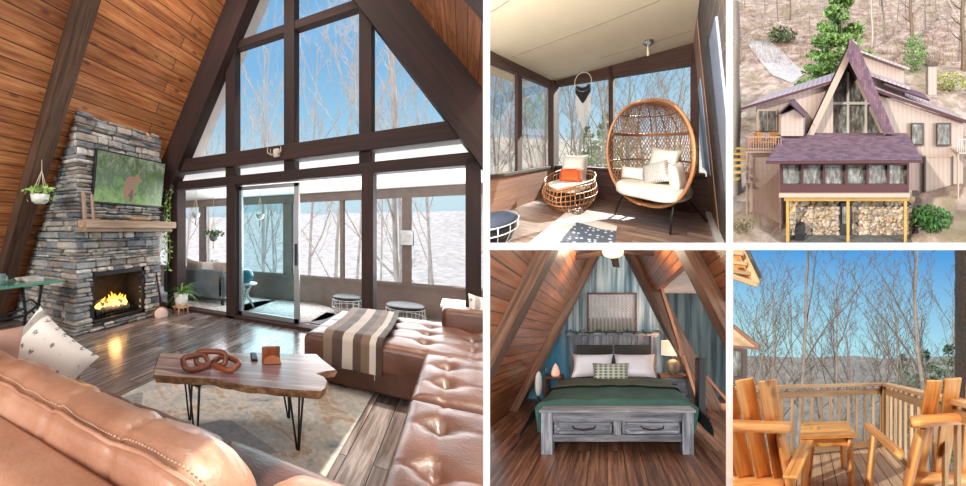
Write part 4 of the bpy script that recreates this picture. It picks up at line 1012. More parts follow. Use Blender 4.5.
mb = MB(); mb.sup((bx_c, by_c, .285), (.27, .27, .05), .5, 1, n=28); obj('cushion', mb, plain('navy', C(44, 50, 68), .8, var=.3, nscale=14), P, wb_)
# rug
t = NT('dotrug'); v = t.a.outputs['Vector']; vo = t.voro(v, 10, 'F1', 'Distance', .45)
edge = t.ramp(t.math('ABSOLUTE', t.sep(v)[1]), [(.0, (0, 0, 0, 1)), (.46, (0, 0, 0, 1)), (.47, (1, 1, 1, 1))], 'CONSTANT')
c = t.mix(t.ramp(vo, [(.0, (1, 1, 1, 1)), (.25, (1, 1, 1, 1)), (.32, (0, 0, 0, 1))]), C(70, 78, 92), C(196, 198, 200)); c = t.mix(edge, c, C(214, 206, 194)); c = t.mix(t.ramp(t.sep(v)[0], [(.42, (1, 1, 1, 1)), (.43, (0, 0, 0, 1))]), c, C(206, 198, 188)); t.col(c); M['dotrug'] = t.set(.95)
p1, p2, p3, p4 = P.fz(520, 250, .012), P.fz(566, 212, .012), P.fz(617, 226, .012), P.fz(612, 262, .012)
mb = MB(); mid = (p1 + p2 + p3 + p4) / 4
mb.add([p1, p4, p3, p2], [[0, 1, 2, 3]], [(0, -.75, 0), (1.2, -.75, 0), (1.2, .75, 0), (0, .75, 0)])
mb.add([Vector((p.x, p.y, .001)) for p in (p1, p4, p3, p2)] + [p1, p4, p3, p2], [[0, 1, 5, 4], [1, 2, 6, 5], [2, 3, 7, 6], [3, 0, 4, 7]])
tag(obj('dotted_rug', mb, M['dotrug'], P), 'slate rug with white dots and cream border on the porch floor', 'rug')
# outside the porch
M['bark_mid'] = plain('bark_mid', C(160, 148, 136), .9, var=.3, nscale=5); M['hill_far'] = plain('hill_far', C(150, 148, 152), 1, var=.2, nscale=.3); M['hill_near'] = plain('hill_near', C(158, 156, 148), 1, var=.35, nscale=.8)
def hillp(x, y):
    d = math.hypot(x, y - 3); return -4.5 + 9.0 / (1 + math.exp(-(d - 75) / 9)) * (1 + .25 * mnoise.noise(Vector((x * .03, y * .02, 2)))) + .8 * mnoise.noise(Vector((x * .07, y * .07, 5)))
mb = MB(); mb.grid(lambda u, v: (lambda d, a: (d * math.cos(a), 3 + d * math.sin(a), hillp(d * math.cos(a), 3 + d * math.sin(a))))(6 + 130 * u ** 1.5, R(40 + 160 * v)), 50, 60); struct('ground_slope', mb, M['hill_near'], P)
g = random.Random(33)
for i, (px_, d, k) in enumerate(((492, 9, 0), (500, 14, 2), (508, 8, 3), (515, 16, 1), (526, 9, 4), (534, 13, 5), (542, 10, 2), (560, 8, 3), (568, 12, 1), (578, 10, 5), (592, 15, 0), (600, 9, 4), (618, 8, 0), (630, 11, 2), (640, 8.5, 3), (652, 13, 5), (498, 12, 5), (511, 10, 4), (521, 13, 0), (531, 7.5, 3), (545, 14, 1), (573, 15, 2), (605, 13, 4), (645, 15, 1), (664, 8, 1), (672, 11, 4), (681, 9, 0), (622, 16, 3), (585, 18, 1), (555, 17, 4))):
    r_ = P.ray(px_, 144); q = r_ * d
    bare_tree(P, (q.x, q.y, -4), k, g.uniform(.85, 1.15), g.uniform(0, 6.28), 'bare grey tree on the slope outside the porch windows', 'bare trees outside the porch windows', (M['bark_mid'], M['bark_mid']))
def conifer(pl, at, H, W, n, size, lab, group, mt, seed=1, lay=12):
    g = random.Random(seed); o = thing('evergreen_tree', lab, 'tree', pl, at, group); at = Vector(at)
    mb = MB(); mb.tube([at, at + Vector((.05, 0, H * .6)), at + Vector((0, 0, H))], [H * .018, H * .01, .004], 7); obj('trunk', mb, M['bark'], pl, o)
    mb = MB()
    for i in range(lay):
        f = (i + .5) / lay; z = H * (.12 + .86 * f); r_ = W * (1 - f) ** .8 + .1
        for j in range(6): a = g.uniform(0, 6.28); leaf_blob(mb, at + Vector((math.cos(a) * r_ * .6, math.sin(a) * r_ * .6, z - .15 * r_)), (r_ * .45, r_ * .45, H / lay * .45), n, size, g)
    obj('foliage', mb, mt, pl, o); return o
M['green_pine'] = plain('green_pine', C(92, 124, 66), .7, var=.5, nscale=3); M['green_hazy'] = plain('green_hazy', C(162, 172, 124), .8, var=.35, nscale=2)
for i, (px_, d, H, w_) in enumerate(((606, 12, 7.6, 2.6), (628, 16, 9.0, 3.2), (588, 15, 7.0, 2.6))):
    r_ = P.ray(px_, 144); q = r_ * d
    conifer(P, (q.x, q.y, -4), H, w_, 34, .13, ['pale yellow-green evergreen behind the middle porch post', 'tallest hazy evergreen behind the egg chair window', 'small hazy evergreen behind the fringed hoop'][i], 'evergreens outside the porch', M['green_hazy'], 40 + i)
# ================================================================ THE LOFT BEDROOM
P = LOFT
M['loft_pine'] = wood('loft_pine', C(126, 66, 32), C(170, 98, 52), C(198, 130, 78), .4, (2.2, .125, .007), .6, coat=.25)
M['loft_beam'] = wood('loft_beam', C(72, 50, 38), C(112, 80, 62), C(142, 108, 86), .6, knots=.4)
M['loft_floor'] = wood('loft_floor', C(70, 42, 32), C(126, 84, 62), C(178, 132, 104), .4, (1.3, .19, .004), .5, rvar=.35)
LM, LT = .10, 3.30
def lh(z): return (LT - z) / 1.95
YW = 4.85
t = NT('forest_mural'); v = t.a.outputs['Vector']
n1 = t.noise(t.vec((7, 1, .35), v), 1.3, 4, .6, .2); n2 = t.noise(t.vec((.8, 1, .8), v), 1.6, 4)
c = t.ramp(n1, [(.36, C(66, 84, 92)), (.46, C(120, 144, 152)), (.54, C(176, 196, 200)), (.64, C(212, 224, 224))])
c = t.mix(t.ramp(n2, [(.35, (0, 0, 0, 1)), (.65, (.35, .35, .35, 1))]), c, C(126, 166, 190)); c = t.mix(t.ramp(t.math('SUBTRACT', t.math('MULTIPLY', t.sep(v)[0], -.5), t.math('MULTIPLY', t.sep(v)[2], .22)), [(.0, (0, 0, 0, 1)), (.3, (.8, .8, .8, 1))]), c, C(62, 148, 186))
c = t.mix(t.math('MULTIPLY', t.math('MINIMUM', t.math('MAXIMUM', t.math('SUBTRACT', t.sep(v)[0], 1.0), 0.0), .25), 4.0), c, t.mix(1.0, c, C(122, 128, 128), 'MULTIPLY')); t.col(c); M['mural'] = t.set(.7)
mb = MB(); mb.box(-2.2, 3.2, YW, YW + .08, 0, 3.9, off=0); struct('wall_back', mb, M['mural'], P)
mb = MB(); mb.box(-2.6, 3.2, .9, YW, -.1, 0, grain=1); struct('floor_loft', mb, M['loft_floor'], P)
def slope(sg, y0, y1, nm, z0=0, z1=LT, mt='loft_pine'):
    L = math.hypot(1, 1 / 1.95); mb = MB(); vs, tc = [], []
    for o in (0, .1):
        for y in (y0, y1):
            for z in (z0, z1):
                vs.append((LM + sg * (lh(z) + .16 + o), y, z)); tc.append((y, z * L, o))
    mb.add(vs, [[0, 1, 3, 2], [4, 6, 7, 5], [0, 2, 6, 4], [1, 5, 7, 3], [0, 4, 5, 1], [2, 3, 7, 6]], tc); return struct(nm, mb, M[mt], P)
slope(-1, .9, YW, 'ceiling_left', 0, LT + .3); slope(1, .9, 4.3, 'ceiling_right', 2.15, LT + .3); slope(1, .9, 2.10, 'ceiling_right_front', 0, 2.15)
def lraft(sg, y0, y1, w, nm, tilt=0):
    mb = MB(); L = math.hypot(LT, LT / 1.95)
    pts = [(LM + sg * (lh(0) + .02), y0, 0), (LM + sg * (lh(LT + .2) + .02), y0, LT + .2), (LM + sg * (lh(LT + .2) + .02 + w), y0, LT + .2), (LM + sg * (lh(0) + .02 + w), y0, 0)]
    vs = [Vector(p) for p in pts] + [Vector(p) + Vector((0, y1 - y0, 0)) for p in pts]; w2 = y1 - y0; o = rnd.random() * 9
    tc = [(o, 0, 0), (o + L, 0, 0), (o + L, w, 0), (o, w, 0), (o, 0, w2), (o + L, 0, w2), (o + L, w, w2), (o, w, w2)]
    mb.add(vs, [[0, 1, 2, 3], [7, 6, 5, 4], [0, 4, 5, 1], [1, 5, 6, 2], [2, 6, 7, 3], [3, 7, 4, 0]], tc); return struct(nm, mb, M['loft_beam'], P)
lraft(-1, 2.08, 2.26, .30, 'trim_rafter_1'); lraft(-1, 4.05, 4.3, .32, 'trim_rafter_2'); lraft(1, 2.08, 2.26, .30, 'trim_rafter_3'); lraft(1, 4.05, 4.3, .30, 'trim_rafter_4')
# opening at the side dormer: pale lining and a raking trim board
mb = MB(); a, b = P.fy(661, 291, 4.0), P.fy(697, 362, 4.0); mb.beam(Vector((a.x, 3.95, a.z)), Vector((b.x + .05, 3.95, b.z - .9)), .10, .05); struct('trim_dormer', mb, M['loft_pine'], P)
mb = MB(); a = P.fy(661, 291, 4.6); mb.box(.9, 3.2, 3.2, YW, a.z, a.z + .06); struct('ceiling_dormer', mb, plain('pinkwhite', C(214, 196, 186), .8), P)
mb = MB(); a, b = P.fy(660, 291, 3.9), P.fy(684, 267, 3.9); mb.beam(a, b, .16, .04); struct('trim_dormer_top', mb, M['loft_pine'], P)
mb = MB(); a, b = P.fy(706, 376, 4.2), P.fy(728, 402, 4.2); mb.beam(Vector((a.x, 4.2, a.z)), Vector((b.x, 4.2, b.z)), .05, .05); mb.box(P.fy(712, 402, 4.2).x, 3, 4.1, 4.2, .0, .12); struct('trim_knee', mb, M['loft_pine'], P)

# bed
t = NT('barnwood'); v = t.a.outputs['Vector']; n = t.noise(t.vec((1.5, 14, 14), v), 1.6, 6, .65, .4)
c = t.ramp(n, [(.3, C(78, 82, 90)), (.48, C(122, 128, 138)), (.62, C(160, 167, 176)), (.8, C(110, 108, 108))]); c = t.mix(1, c, t.ramp(t.rv.outputs['Fac'], [(0, (.75,) * 3), (1, (1.15,) * 3)]), 'MULTIPLY'); t.col(c); M['barn'] = t.set(.7)
M['duvet'] = plain('duvet', C(50, 84, 78), .9, var=.25, nscale=4); M['linen'] = plain('linen', C(242, 242, 250), .85, var=.03)
F0, F1 = P.fz(541, 455, 0).x, P.fz(694, 455, 0).x; YF = P.fz(541, 455, 0).y; YH = 4.66
BX0, BX1 = F0, F1; bc = (F0 + F1) / 2
bed = thing('storage_bed', 'grey weathered barn-wood bed with two footboard drawers and green bedding', 'bed', P, (bc, 3.6, 0))
ftz = P.fy(600, 412, YF).z
fb_ = MB(); w_ = BX1 - BX0
for a in (BX0, BX1 - .13): fb_.box(a, a + .13, YF, YF + .14, 0, ftz, .006, grain=2)
for z0, z1 in ((.14, .22), (ftz - .12, ftz)): fb_.box(BX0 + .13, BX1 - .13, YF + .02, YF + .1, z0, z1, .004)
fb_.box(bc - .045, bc + .045, YF + .02, YF + .1, .2, ftz - .1, .004, grain=2)
fb_.box(BX0 - .02, BX1 + .02, YF - .015, YF + .16, ftz - .005, ftz + .02, .004); obj('footboard', fb_, M['barn'], P, bed)
for a, b in ((BX0 + .13, bc - .045), (bc + .045, BX1 - .13)):
    mb = MB(); mb.box(a + .012, b - .012, YF + .035, YF + .3, .225, ftz - .125, .004); dr = obj('drawer', mb, M['barn'], P, bed)
    mb = MB()
    for z0, z1, x0, x1 in ((.23, .265, a + .05, b - .02), (ftz - .165, ftz - .13, a + .05, b - .02), (.23, ftz - .13, a + .05, a + .075), (.23, ftz - .13, b - .045, b - .02)): mb.box(x0, x1, YF + .022, YF + .04, z0, z1, .003)
    obj('drawer_frame', mb, M['barn'], P, dr)
    mb = MB(); m_ = (a + b) / 2 + .01; zc_ = (.225 + ftz - .125) / 2 + .01; mb.tube([(m_ - .13, YF + .03, zc_ + .01), (m_ - .115, YF - .01, zc_), (m_, YF - .02, zc_ - .012), (m_ + .115, YF - .01, zc_), (m_ + .13, YF + .03, zc_ + .01)], .008, 6); obj('handle', mb, M['iron'], P, dr)
for a in (BX0 + .02, BX1 - .08): mb = MB(); mb.box(a, a + .06, YF + .1, YH, .14, .34, .004, grain=1); obj('side_rail', mb, M['barn'], P, bed)
hx0, hx1 = P.fy(569, 340, YH).x, P.fy(657, 340, YH).x; hz1 = P.fy(600, 334, YH).z
mb = MB()
for a in (hx0, hx1 - .12): mb.box(a, a + .12, YH, YH + .12, 0, hz1, .006, grain=2)
mb.box(hx0 - .04, hx1 + .04, YH - .01, YH + .13, hz1 - .04, hz1 + .03, .006)
k = 0; x = hx0 + .12
while x < hx1 - .13: mb.box(x + .002, min(x + .13, hx1 - .12) - .002, YH + .03, YH + .08, .3, hz1 - .04, .003, grain=2); x += .13
obj('headboard', mb, M['barn'], P, bed)
for a, b in ((577, 612.5), (614.5, 651)):
    x0, x1 = P.fy(a, 350, YH - .02).x, P.fy(b, 350, YH - .02).x; mb = MB(); mb.box(x0, x1, YH - .03, YH + .03, P.fy(a, 366, YH).z, P.fy(a, 345, YH).z, .02, seg=3, smooth=True); obj('headboard_pad', mb, plain('pad', C(48, 50, 48), .6), P, bed)
mb = MB(); mb.box(BX0 + .06, BX1 - .06, YF + .22, YH - .02, .24, .49, .08, seg=4, smooth=True); obj('mattress', mb, M['linen'], P, bed)
ztop = .52
def dv(u, v):
    y = YF + .165 + (3.9 - YF) * v; x = (u * 2 - 1); e = BX1 - BX0 + .10
    ax = abs(x); half = e / 2 + .05
    if ax < .78: X = x / .78 * half; z = ztop + .05 * (1 - (ax / .78) ** 4)
    else: k = (ax - .78) / .22; X = math.copysign(half + .17 * math.sin(min(1, k * 1.2) * 1.2) + .05 * k, x); z = ztop - .40 * k * (1 if v < .9 else 1)
    z += .022 * mnoise.noise(Vector((X * 3, y * 3, 1))) - (.34 * max(0, 1 - v / .035) if ax < .78 else 0); X += .03 * mnoise.noise(Vector((z * 5, y * 5, 4)))
    return (bc + X, y, z)
mb = MB(); mb.grid(dv, 60, 50); obj('duvet', mb, M['duvet'], P, bed)
mb = MB(); mb.grid(lambda u, v: (lambda p: (p[0], p[1], p[2] + .03 + .01 * math.sin(v * 9)))(dv(.06 + .88 * u, .52 + .46 * v)), 50, 14); obj('folded_duvet_edge', mb, plain('duvet2', C(88, 96, 78), .9, var=.3, nscale=5), P, bed)
for i, (xx, yy, zz, w, h, rz, lab) in enumerate(((-.40, 4.42, .77, .82, .48, 3, 'white bed pillow against the pad on the blue-wall side'), (.42, 4.42, .77, .82, .48, -4, 'white bed pillow on the lamp side of the bed'))):
    mb = MB(); mb.pillow(w, h, .22, TR(bc + xx, yy, zz, rx=R(-24), rz=R(rz))); tag(obj('bed_pillow', mb, M['linen'], P), lab, 'pillow', 'white bed pillows')
t = NT('lumbar'); v = t.a.outputs['Vector']; vo = t.voro(t.vec((1, 1.8, 1), v), 11, 'F1', 'Distance', 0); t.col(t.ramp(vo, [(.2, C(86, 100, 84)), (.34, C(150, 156, 140)), (.5, C(186, 188, 176))])); M['lumbar'] = t.set(.9)
mb = MB(); mb.pillow(.68, .36, .17, TR(bc - .05, 4.05, .69, rx=R(-18))); tag(obj('lumbar_pillow', mb, M['lumbar'], P), 'green and cream patterned pillow in front of the white bed pillows', 'pillow')
g = random.Random(9); mb = MB()
for i in range(60): x = hx0 - .06 + (hx1 - hx0 + .12) * i / 59; leaf_blob(mb, (x, YH - .02, hz1 + .04 + .03 * math.sin(i * .7)), (.03, .02, .04), 4, .03, g)
mb.tube([(hx0 - .06 + (hx1 - hx0 + .12) * i / 20, YH - .01, hz1 + .04 + .02 * math.sin(i)) for i in range(21)], .006, 4)
tag(obj('leaf_garland', mb, plain('garland', C(84, 108, 92), .8, var=.4), P), 'green leaf garland lying along the top of the headboard', 'garland')
# framed macrame
fx0, fx1 = P.fy(587, 300, YW - .04).x, P.fy(637, 300, YW - .04).x; fz0_, fz1_ = P.fy(600, 333, YW).z, P.fy(600, 293, YW).z
fm_ = thing('framed_macrame', 'wood-framed white macrame panel hung on the forest mural above the bed', 'wall art', P, ((fx0 + fx1) / 2, YW - .03, fz0_))
mb = MB()
for a, b, c_, e in ((fx0, fx0 + .035, fz0_, fz1_), (fx1 - .035, fx1, fz0_, fz1_), (fx0, fx1, fz0_, fz0_ + .03), (fx0, fx1, fz1_ - .035, fz1_)): mb.box(a, b, YW - .05, YW - .005, c_, e, .003)
obj('frame', mb, M['loft_beam'], P, fm_)
mb = MB(); mb.box(fx0 + .03, fx1 - .03, YW - .02, YW - .008, fz0_ + .03, fz1_ - .03); obj('backing', mb, plain('back', C(184, 188, 192), .9), P, fm_)
tas = MB(); mb = MB(); n = 13; W_ = fx1 - fx0 - .1; Hh = fz1_ - fz0_ - .08
for k in range(n):
    x = fx0 + .05 + W_ * k / (n - 1); z1 = fz1_ - .05; pts = []
    for i in range(13): pts.append((x + (.022 if i % 2 else -.022), YW - .03, z1 - Hh * .5 * i / 12))
    mb.tube(pts, .006, 4); mb.tube([(x, YW - .03, z1 - Hh * .5), (x, YW - .03, z1 - Hh * (.62 + .03 * (k % 3)))], .005, 4)
    tas.tube([(x, YW - .03, z1 - Hh * .62), (x, YW - .03, z1 - Hh * .70), (x, YW - .03, z1 - Hh * .98)], [.006, .02, .026], 6)
obj('macrame', mb, plain('rope_w', C(244, 240, 234), .9), P, fm_); obj('tassels', tas, plain('tassel', C(150, 138, 126), .95), P, fm_)
# bedside tables
def nightstand(px0, px1, ptop, pbot, Y, lab, name):
    x0, x1 = P.fy(px0, 380, Y).x, P.fy(px1, 380, Y).x; z1 = P.fy(px0, ptop, Y).z
    n_ = thing(name, lab, 'nightstand', P, ((x0 + x1) / 2, Y, 0)); dpt = .38
    mb = MB(); mb.box(x0 + .02, x1 - .02, Y + .01, Y + dpt, .12, z1 - .03, .004); obj('body', mb, M['barn'], P, n_)
    mb = MB(); mb.box(x0, x1, Y - .01, Y + dpt, z1 - .035, z1, .006); obj('top', mb, M['loft_beam'], P, n_)
    for zz in (.16, .16 + (z1 - .22) / 2):
        mb = MB(); mb.box(x0 + .05, x1 - .05, Y - .006, Y + .02, zz, zz + (z1 - .26) / 2, .004); d_ = obj('drawer', mb, M['barn'], P, n_)
        mb = MB(); mb.tube([((x0 + x1) / 2 - .06, Y - .01, zz + .1), ((x0 + x1) / 2, Y - .035, zz + .09), ((x0 + x1) / 2 + .06, Y - .01, zz + .1)], .007, 5); obj('handle', mb, M['iron'], P, d_)
    for x in (x0 + .02, x1 - .07):
        for y in (Y + .01, Y + dpt - .06): mb = MB(); mb.box(x, x + .05, y, y + .05, 0, .13); obj('leg', mb, M['barn'], P, n_)
    return x0, x1, z1
nx0, nx1, nz = nightstand(661, 689, 376, 400, 4.25, 'weathered nightstand under the lit lamp beside the bed', 'nightstand')
lx = P.fy(673, 370, 4.42).x; ly_ = 4.42
lampo = thing('table_lamp', 'lit table lamp with white drum shade on the weathered nightstand', 'lamp', P, (lx, ly_, nz))
mb = MB(); mb.sup((lx, ly_, nz + .15), (.13, .10, .15), .9, 1); mb.lathe([(.06, 0), (.06, .015), (.001, .015)], 16, TR(lx, ly_, nz)); mb.tube([(lx, ly_, nz + .28), (lx, ly_, nz + .5)], .01, 6); obj('base', mb, plain('lampbase', C(140, 130, 112), .5, var=.3), P, lampo)
sz0, sz1 = P.fy(673, 355, ly_).z, P.fy(673, 340.5, ly_).z; rr = (P.fy(685, 350, ly_).x - P.fy(662, 350, ly_).x) / 2
M['shade'] = emis('shade', C(255, 214, 186), .9)
mb = MB(); mb.lathe([(rr, sz0), (rr, sz1)], 32, TR(lx, ly_, 0)); mb.f = [f for f in mb.f if len(f) == 4]; mb.sm = mb.sm[:len(mb.f)]; mb.mi = mb.mi[:len(mb.f)]; obj('lamp_shade', mb, M['shade'], P, lampo)
# small table on the other side, with salt lamp and white cushion
q0, q1 = P.fy(544, 380, 4.3).x, P.fy(561, 380, 4.3).x; qz = P.fy(550, 377, 4.3).z
sd_ = thing('bedside_shelf', 'small dark wooden bedside table under the blue part of the mural', 'nightstand', P, ((q0 + q1) / 2, 4.4, 0))
mb = MB(); mb.box(q0, q1, 4.25, 4.6, qz - .03, qz, .004); obj('top', mb, M['loft_beam'], P, sd_)
mb = MB(); mb.box(q0, q1, 4.25, 4.6, .12, .15, .004); obj('shelf', mb, M['loft_beam'], P, sd_)
for x in (q0, q1 - .04):
    for y in (4.26, 4.55): mb = MB(); mb.box(x, x + .04, y, y + .04, 0, qz - .03); obj('leg', mb, M['loft_beam'], P, sd_)
q = P.fy(555.5, 370, 4.4)
mb = MB(); mb.lathe([(.06, 0), (.085, .03), (.08, .1), (.05, .18), (.015, .24), (.001, .25)], 12, TR(q.x, 4.4, qz + .001)); tag(obj('salt_lamp', mb, emis('salt', C(245, 190, 168), .55), P), 'glowing pink salt lamp on the dark bedside table', 'lamp')
q = P.fy(547, 372, 4.45); mb = MB(); mb.lathe([(.03, 0), (.045, .05), (.05, .14), (.02, .18), (.02, .22), (.001, .22)], 14, TR(q.x - .02, 4.5, qz + .001)); tag(obj('teal_bottle', mb, plain('tealb', C(56, 118, 140), .3), P), 'blue-grey bottle behind the salt lamp', 'bottle')
q = P.fz(539, 398, .0); fc = thing('floor_fan', 'white round pedestal fan standing between the slope and the bed', 'fan', P, (q.x, 3.9, 0))
cq = P.fy(538.5, 384, 3.9)
mb = MB(); mb.sup((cq.x, 3.9, cq.z), (.062, .04, .22), .9, .9, T=None); obj('head', mb, M['white_cer'], P, fc)
mb = MB(); mb.tube([(cq.x, 3.9, .02), (cq.x, 3.9, cq.z - .2)], .02, 6); mb.lathe([(.13, 0), (.13, .02), (.001, .02)], 18, TR(cq.x, 3.9, 0)); obj('base', mb, M['black'], P, fc)
# black post and tower beside the bed
a = P.fy(700, 402, 3.7); mb = MB(); mb.box(a.x - .05, a.x + .08, 3.65, 3.8, 0, P.fy(700, 358, 3.7).z, .02); tf = tag(obj('tower_heater', mb, M['black'], P), 'tall black tower heater standing beside the bed by the right slope', 'heater')
mb = MB(); mb.box(a.x - .09, a.x + .12, 3.6, 3.85, 0, .05, .01); obj('base', mb, M['black'], P, tf)
# ceiling fan with light
q = P.fy(613, 252, 3.1); cf = thing('ceiling_fan', 'ceiling fan with pale blades and a lit round lamp at the ridge', 'ceiling fan', P, (q.x, 3.1, q.z))
mb = MB(); mb.sup((q.x, 3.1, q.z + .01), (.15, .15, .075), .8, 1, n=24); obj('lamp_bowl', mb, emis('fanlamp', C(255, 222, 160), 1.6), P, cf)
mb = MB(); mb.lathe([(.10, .06), (.12, .1), (.10, .17), (.02, .18), (.02, .4)], 20, TR(q.x, 3.1, q.z)); obj('motor', mb, M['iron'], P, cf)
for k, a in enumerate((12, 84, 156, 228, 300)):
    mb = MB(); mb.box(.12, .70, -.06, .06, .0, .012, .003, T=TR(q.x, 3.1, q.z, rz=R(a), rx=R(8))); obj('blade', mb, M['loft_beam'], P, cf)
# ================================================================ THE HOUSE ON ITS HILLSIDE
P = HOUSE
t = NT('shingle'); v = t.a.outputs['Vector']; br = t.n('ShaderNodeTexBrick'); t.l(v, br.inputs['Vector']); i_ = br.inputs; i_['Scale'].default_value = 1; i_['Brick Width'].default_value = .34; i_['Row Height'].default_value = .16; i_['Mortar Size'].default_value = .006
i_['Color1'].default_value = C(144, 112, 128); i_['Color2'].default_value = C(104, 78, 96); i_['Mortar'].default_value = C(72, 52, 62); t.col(br.outputs['Color']); M['shingle'] = t.set(.85)
t = NT('metal_roof'); w_ = t.n('ShaderNodeTexWave'); w_.inputs['Scale'].default_value = .9; t.l(t.a.outputs['Vector'], w_.inputs[0]); t.col(t.ramp(w_.outputs['Fac'], [(.0, C(160, 134, 146)), (.15, C(204, 186, 192)), (1, C(210, 192, 198))])); M['metal_roof'] = t.set(.6)
t = NT('siding'); w_ = t.n('ShaderNodeTexWave'); w_.inputs['Scale'].default_value = 1.0; t.l(t.a.outputs['Vector'], w_.inputs[0]); t.col(t.ramp(w_.outputs['Fac'], [(.0, C(186, 170, 162)), (.06, C(206, 188, 178)), (1, C(210, 192, 182))])); M['siding'] = t.set(.8)
M['fascia'] = plain('fascia', C(206, 186, 170), .7, var=.05); M['burgundy'] = plain('burgundy', C(92, 50, 54), .6); M['yellow_wood'] = wood('yellow_wood', C(176, 136, 66), C(210, 170, 92), C(228, 192, 120), .7)
M['deck_pink'] = plain('deck_pink', C(190, 158, 144), .8); M['orange_wood'] = plain('orange_wood', C(196, 138, 74), .7)
t = NT('winterpane'); t.col(t.ramp(t.noise(t.vec((3, 3, 1), t.a.outputs['Vector']), 1.5, 6, .7), [(.3, C(48, 56, 66)), (.44, C(104, 96, 84)), (.56, C(140, 144, 142)), (.68, C(206, 212, 216))])); M['winterpane'] = t.set(.06, spec=.8)  # reflected bare trees and sky painted into the pane colour as noise
M['cobble'] = stone('cobble', [(0, C(150, 128, 102)), (.3, C(196, 180, 158)), (.6, C(214, 202, 186)), (.8, C(128, 126, 128)), (1, C(202, 168, 128))], 6, .8, .3)
def H(x, y, Y): return P.fy(x, y, Y)
house = thing('chalet', 'beige chalet with tall glazed A-frame front, purple roofs and glassed porch', 'house', P, (0, 17, 0))
def hp_(nm, mb, mt, par=house): return obj(nm, mb, M[mt], P, par)
def face(pts, Y, th, nm, mt, par=house, grain=0):  # an upright slab seen at these pixels, th deep
    mb = MB(); mb.prism([H(x, y, Y) for x, y in pts], (0, th, 0)); return hp_(nm, mb, mt, par)
def rect(x0, y0, x1, y1, Y, th, nm, mt, par=house): return face([(x0, y1), (x1, y1), (x1, y0), (x0, y0)], Y, th, nm, mt, par)
def slab(p, th, nm, mt, par=house):               # roof slab through four corners, with eave-parallel texture
    p = [Vector(q) for q in p]; mb = MB(); n = (p[1] - p[0]).cross(p[3] - p[0]).normalized()
    if n.z < 0: n = -n
    a = (p[1] - p[0]).length; b = (p[3] - p[0]).length
    vs = p + [q - n * th for q in p]; tc = [(0, 0, 0), (a, 0, 0), (a, b, 0), (0, b, 0)] * 2
    mb.add(vs, [[0, 1, 2, 3], [7, 6, 5, 4], [0, 4, 5, 1], [1, 5, 6, 2], [2, 6, 7, 3], [3, 7, 4, 0]], tc); return hp_(nm, mb, mt, par)
Yp, Yg = 13.9, 17.0                               # porch front, gable front
# gable
apx = H(851, 44, Yg)
face([(805, 134), (850, 47), (889, 134)], Yg + .35, .1, 'gable_wall', 'fascia')
gl_ = face([(816, 133), (848, 66), (880, 133)], Yg + .30, .04, 'gable_window', 'winterpane')
M['cream_trim'] = plain('cream_trim', C(232, 228, 222), .6, var=.03)
for x in (831.5, 848, 866): rect(x - 1.3, 100 if x != 848 else 72, x + 1.3, 133, Yg + .22, .08, 'mullion', 'cream_trim', gl_)
rect(820, 102, 876, 104.5, Yg + .21, .08, 'rail', 'cream_trim', gl_)
def rake(x0, y0, x1, y1, w, mt, nm, Y0, th): 
    a, b = H(x0, y0, Y0), H(x1, y1, Y0); d = (b - a).normalized(); n = Vector((-d.z, 0, d.x)) * w
    L = (b - a).length; mb = MB(); vs = [a, b, b + n, a + n]; vs = vs + [q + Vector((0, th, 0)) for q in vs]
    mb.add(vs, [[3, 2, 1, 0], [4, 5, 6, 7], [0, 1, 5, 4], [1, 2, 6, 5], [2, 3, 7, 6], [3, 0, 4, 7]], [(0, 0, 0), (L, 0, 0), (L, w, 0), (0, w, 0)] * 2); return hp_(nm, mb, mt)
rake(852, 40, 807, 135, .42, 'fascia', 'rake_board', Yg - .5, .5)
rake(851, 52, 884, 135, .34, 'fascia', 'rake_board', Yg - .45, .5)
# steep main roof: two slopes running back to the hill
A = H(850, 40, Yg - .4)
BL_ = H(806, 134, Yg - .2); BR_ = H(893, 134, Yg - .2); ridgeB = Vector((A.x, 23, A.z))
slab([A, Vector((BL_.x, BL_.y, BL_.z)), Vector((BL_.x, 22, BL_.z)), ridgeB], .15, 'roof_slope', 'shingle')
mb = MB(); pts = [(850, 38), (859, 47), (895, 134), (884.5, 134), (846.5, 56)]
mb.prism([H(x, y, Yg - .75) for x, y in pts], (0, .35, 0)); 
for i in range(len(mb.t)): mb.t[i] = Vector((mb.v[i].z, mb.v[i].x, 0))
hp_('roof_slope', mb, 'shingle')
slab([Vector((A.x, Yg - .4, A.z)), H(892, 134, Yg - .4), Vector((H(892, 134, Yg - .4).x, 21, H(892, 134, Yg).z)), ridgeB], .15, 'roof_slope', 'shingle')
# stepped dormer roofs on the right, each with its wall
def dormer(x0, y0, x1, y1, Y0, dep, rise, wall_to, nm):
    a, b = H(x0, y0, Y0), H(x1, y1, Y0)
    slab([a, b, b + Vector((.0, dep, rise)), a + Vector((.0, dep, rise))], .16, 'dormer_roof', 'metal_roof')
    face([(x0 + 2, y0 + 3), (x1 - 6, y1 + 1), (x1 - 6, wall_to), (x0 + 8, wall_to)], Y0 + .35, .2, 'dormer_wall', 'siding')
dormer(857, 49, 910, 68, 20.0, 2.4, .30, 88, 1); dormer(862, 71, 911, 88, 18.8, 1.6, .25, 98, 2)
a, b = H(867, 86, 17.4), H(968, 121, 17.4)
slab([a, b, b + Vector((.3, 5.0, .2)), a + Vector((1.5, 5.0, .2))], .2, 'roof_slope', 'metal_roof')
mb = MB(); mb.beam(a + Vector((0, -.02, -.08)), b + Vector((0, -.02, -.08)), .06, .2); hp_('fascia_board', mb, 'burgundy')
slab([H(884, 84, 18.6), H(930, 100, 18.6), H(930, 100, 18.6) + Vector((0, 1.6, .4)), H(884, 84, 18.6) + Vector((0, 1.6, .4))], .12, 'roof_slope', 'shingle')
